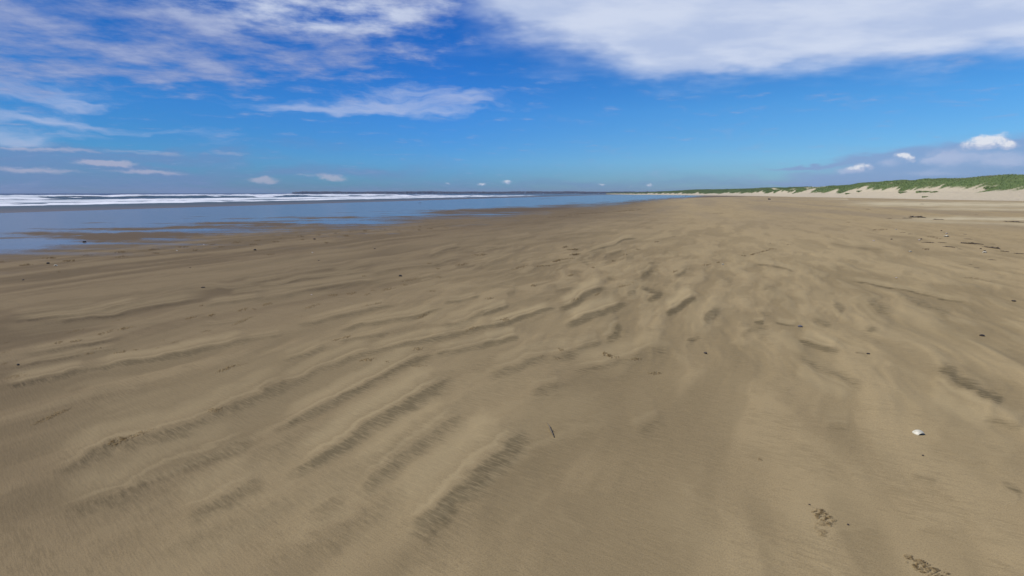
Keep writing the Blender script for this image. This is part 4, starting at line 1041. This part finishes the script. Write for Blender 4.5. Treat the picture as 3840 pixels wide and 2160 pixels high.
# layer 1: lavender grey sheet, upper left
c1 = summ([(250,40,620,170,1.0,0),(900,60,520,150,.9,0),(1400,20,260,90,.9,0),(500,200,520,90,.75,0),(1150,190,430,80,.55,0),(-300,150,500,230,.9,0),(1650,30,160,50,.5,0),(-600,-300,1500,350,1.,0),(1700,-350,1500,330,1.,0)])
l1 = b.ss(.15, 1.25, b.m('ADD', b.m('MINIMUM', c1, .8), b.m('MULTIPLY', b.m('SUBTRACT', n_st, .5), 3.0)))
# white cores of that sheet
c1w = summ([(1280,40,330,75,1.,0),(850,20,330,60,.7,0),(1650,20,120,30,.6,0)])
# layer 2: big smooth white cloud at the upper right
c2 = summ([(2300,40,420,140,1.15,0),(2750,90,560,150,1.2,0),(3300,60,620,170,1.2,0),(3900,40,500,170,1.,0),(1950,40,220,60,.7,0),(2650,230,300,45,.45,0),(2600,-250,900,230,1.,0),(3700,-300,900,230,1.,0)])
l2c = b.ss(.10, 1.15, b.m('ADD', c2, b.m('MULTIPLY', b.m('SUBTRACT', n_so, .5), .9)))
# layer 3: thin streaks
c3 = summ([(1500,390,330,34,.95,-2),(1150,410,240,18,.8,-1),(1600,350,230,34,.7,0),(1650,425,200,16,.6,0),(40,320,260,28,.75,0),(180,365,260,16,.6,2),(120,440,300,20,.6,0),(420,470,260,16,.4,0),(700,500,330,14,.35,0),(250,380,200,22,.4,0),(2020,298,100,12,.28,0),(1900,130,130,30,.3,0),(40,505,240,30,1.25,2),(60,360,260,22,.6,2),(160,420,300,40,.25,2),(-350,460,250,90,.5,0),(330,500,160,12,.5,2)])
l3 = b.ss(.15, 1.25, b.m('ADD', b.m('MINIMUM', c3, 1.0), b.m('MULTIPLY', b.m('SUBTRACT', n_w, .5), 2.3)))
# layer 4: low lilac grey bands at the left
c4 = summ([(150,570,500,36,.8,0),(700,575,420,22,.55,0),(1180,545,220,20,.35,0),(300,660,620,50,.9,0),(900,640,500,28,.55,0),(-400,600,500,120,.9,0),(1500,640,300,30,.4,0),(2300,690,900,26,.5,0),(600,705,900,22,.5,0)])
l4 = b.ss(.0, 1.1, b.m('ADD', b.m('MINIMUM', c4, .8), b.m('MULTIPLY', b.m('SUBTRACT', n_w, .5), 1.3)))
c4w = summ([(400,612,130,10,1.,0),(150,640,220,12,.6,0),(560,645,180,9,.55,0),(150,560,260,10,.6,0),(560,572,200,10,.5,0),(900,575,160,10,.45,0),(980,676,72,13,.95,0),(1130,660,50,5,.4,0),(1250,667,66,15,1.1,0),(1330,560,100,8,.3,0)], aef)
# layer 5: grey blue bank low at the right
c5 = summ([(3700,620,420,80,1.,8),(3350,655,420,42,.85,4),(3000,610,200,8,.6,0),(2950,670,330,26,.5,0),(4200,560,420,120,1.,0),(3300,600,260,16,.5,6)])
l5 = b.ss(.25, .75, b.m('ADD', c5, b.m('MULTIPLY', b.m('SUBTRACT', n_w, .5), .7)))
# layer 6: crisp little cumulus
cum = [(3665,540,55,22,1.1),(3725,528,62,26,1.2),(3785,546,50,15,1.),(3600,556,60,20,.35),(3385,586,32,15,1.1),(3412,597,22,12,1.),(3230,626,38,18,1.1),(3195,634,34,12,.7),(1898,684,22,9,1.),(1806,691,20,6,.9),(1683,688,16,6,.8),(2262,690,20,6,.9),(2432,695,16,8,.8),(2365,698,12,5,.5)]
c6 = summ([(*a, 0) for a in cum], aef)
ctop = summ([(a[0] - 4, a[1] - a[3] * .45, a[2] * .9, a[3] * .85, a[4], 0) for a in cum], aef)
n_cu = b.noise(ae, 62.0, 6, .62)
l6 = b.ss(.16, .80, b.m('MULTIPLY', b.m('MINIMUM', c6, 1.0), b.m('ADD', -.35, b.m('MULTIPLY', n_cu, 2.2))))
soft6 = summ([(3560,600,90,30,.5),(3540,580,60,24,.45),(3700,585,110,26,.35),(3620,690,160,12,.5),(3480,650,160,14,.4),(3800,600,120,30,.6),(3330,610,60,18,.5),(3230,645,60,10,.3),(3170,640,40,14,.5),(3480,600,40,14,.4)], aef)
# colours (radiance of lit vapour)
L_grey = (.255, .325, .58, 1); L_white = (.66, .72, .86, 1)
c = b.mix(b.m('MULTIPLY', l4, .78), sk, (.165, .255, .50, 1))
c = b.mix(b.m('MULTIPLY', b.ss(.35, .95, b.m('ADD', b.m('ADD', c4w, b.m('MULTIPLY', l4, .25)), b.m('MULTIPLY', b.m('SUBTRACT', n_w, .5), 1.2))), .55), c, (.55, .53, .64, 1))
c = b.mix(b.m('MULTIPLY', l5, .74), c, (.235, .335, .59, 1))
c = b.mix(b.m('MULTIPLY', b.ss(.1, .8, b.m('MULTIPLY', soft6, b.m('ADD', .3, b.m('MULTIPLY', wf.outputs[0], 1.4)))), .75), c, (.46, .54, .74, 1))
c = b.mix(b.m('MULTIPLY', l3, .62), c, (.50, .57, .78, 1))
white_f = b.ss(.0, 1.25, b.m('ADD', c1w, b.m('MULTIPLY', b.m('SUBTRACT', n_st, .45), 1.7)))
c = b.mix(b.m('MULTIPLY', l1, .86), c, b.mix(white_f, L_grey, L_white))
c2col = b.mix(b.ss(.35, .65, n_so), (.50, .59, .80, 1), (.68, .745, .89, 1))
c = b.mix(b.m('MULTIPLY', l2c, .90), c, c2col)
c = b.mix(b.m('MULTIPLY', l6, .92), c, b.mix(b.ss(.25, .9, b.m('MULTIPLY', ctop, b.m('ADD', .2, b.m('MULTIPLY', n_cu, 1.6)))), (.44, .52, .71, 1), (.80, .82, .88, 1)))
# below the horizon: dull sea colour
c = b.mix(b.ss(-.004, -.03, el), c, (.10, .13, .2, 1))
bg = b.n('ShaderNodeBackground', {0: c, 1: 1.0})
ow = b.n('ShaderNodeOutputWorld'); b.t.links.new(bg.outputs[0], ow.inputs[0])

# ------------------------------------------------------------------ air
HAZE = True
if HAZE:
    hv = [(-3500,-60,-9),(3500,-60,-9),(3500,4300,-9),(-3500,4300,-9)]
    hv = hv + [(a, b_, 24) for a, b_, _ in hv]
    mh = bpy.data.materials.new('air_haze'); mh.use_nodes = True; bb_ = N(mh.node_tree)
    pv_ = bb_.n('ShaderNodeVolumePrincipled', {'Color': (.62, .74, .95, 1), 'Density': .00022, 'Anisotropy': .0})
    oo = bb_.n('ShaderNodeOutputMaterial'); bb_.t.links.new(pv_.outputs[0], oo.inputs[1])
    o = mesh_np('haze', hv, [(0,3,2,1),(4,5,6,7),(0,1,5,4),(1,2,6,5),(2,3,7,6),(3,0,4,7)], mh, smooth=False)
    tag(o, 'thin sea haze in the air', 'haze', kind='stuff')

sc.view_settings.view_transform = 'Standard'; sc.view_settings.look = 'None'
sc.view_settings.exposure = 0; sc.view_settings.gamma = 1
sc.cycles.max_bounces = 5; sc.cycles.diffuse_bounces = 2; sc.cycles.glossy_bounces = 2; sc.cycles.volume_bounces = 0
sc.cycles.use_denoising = True
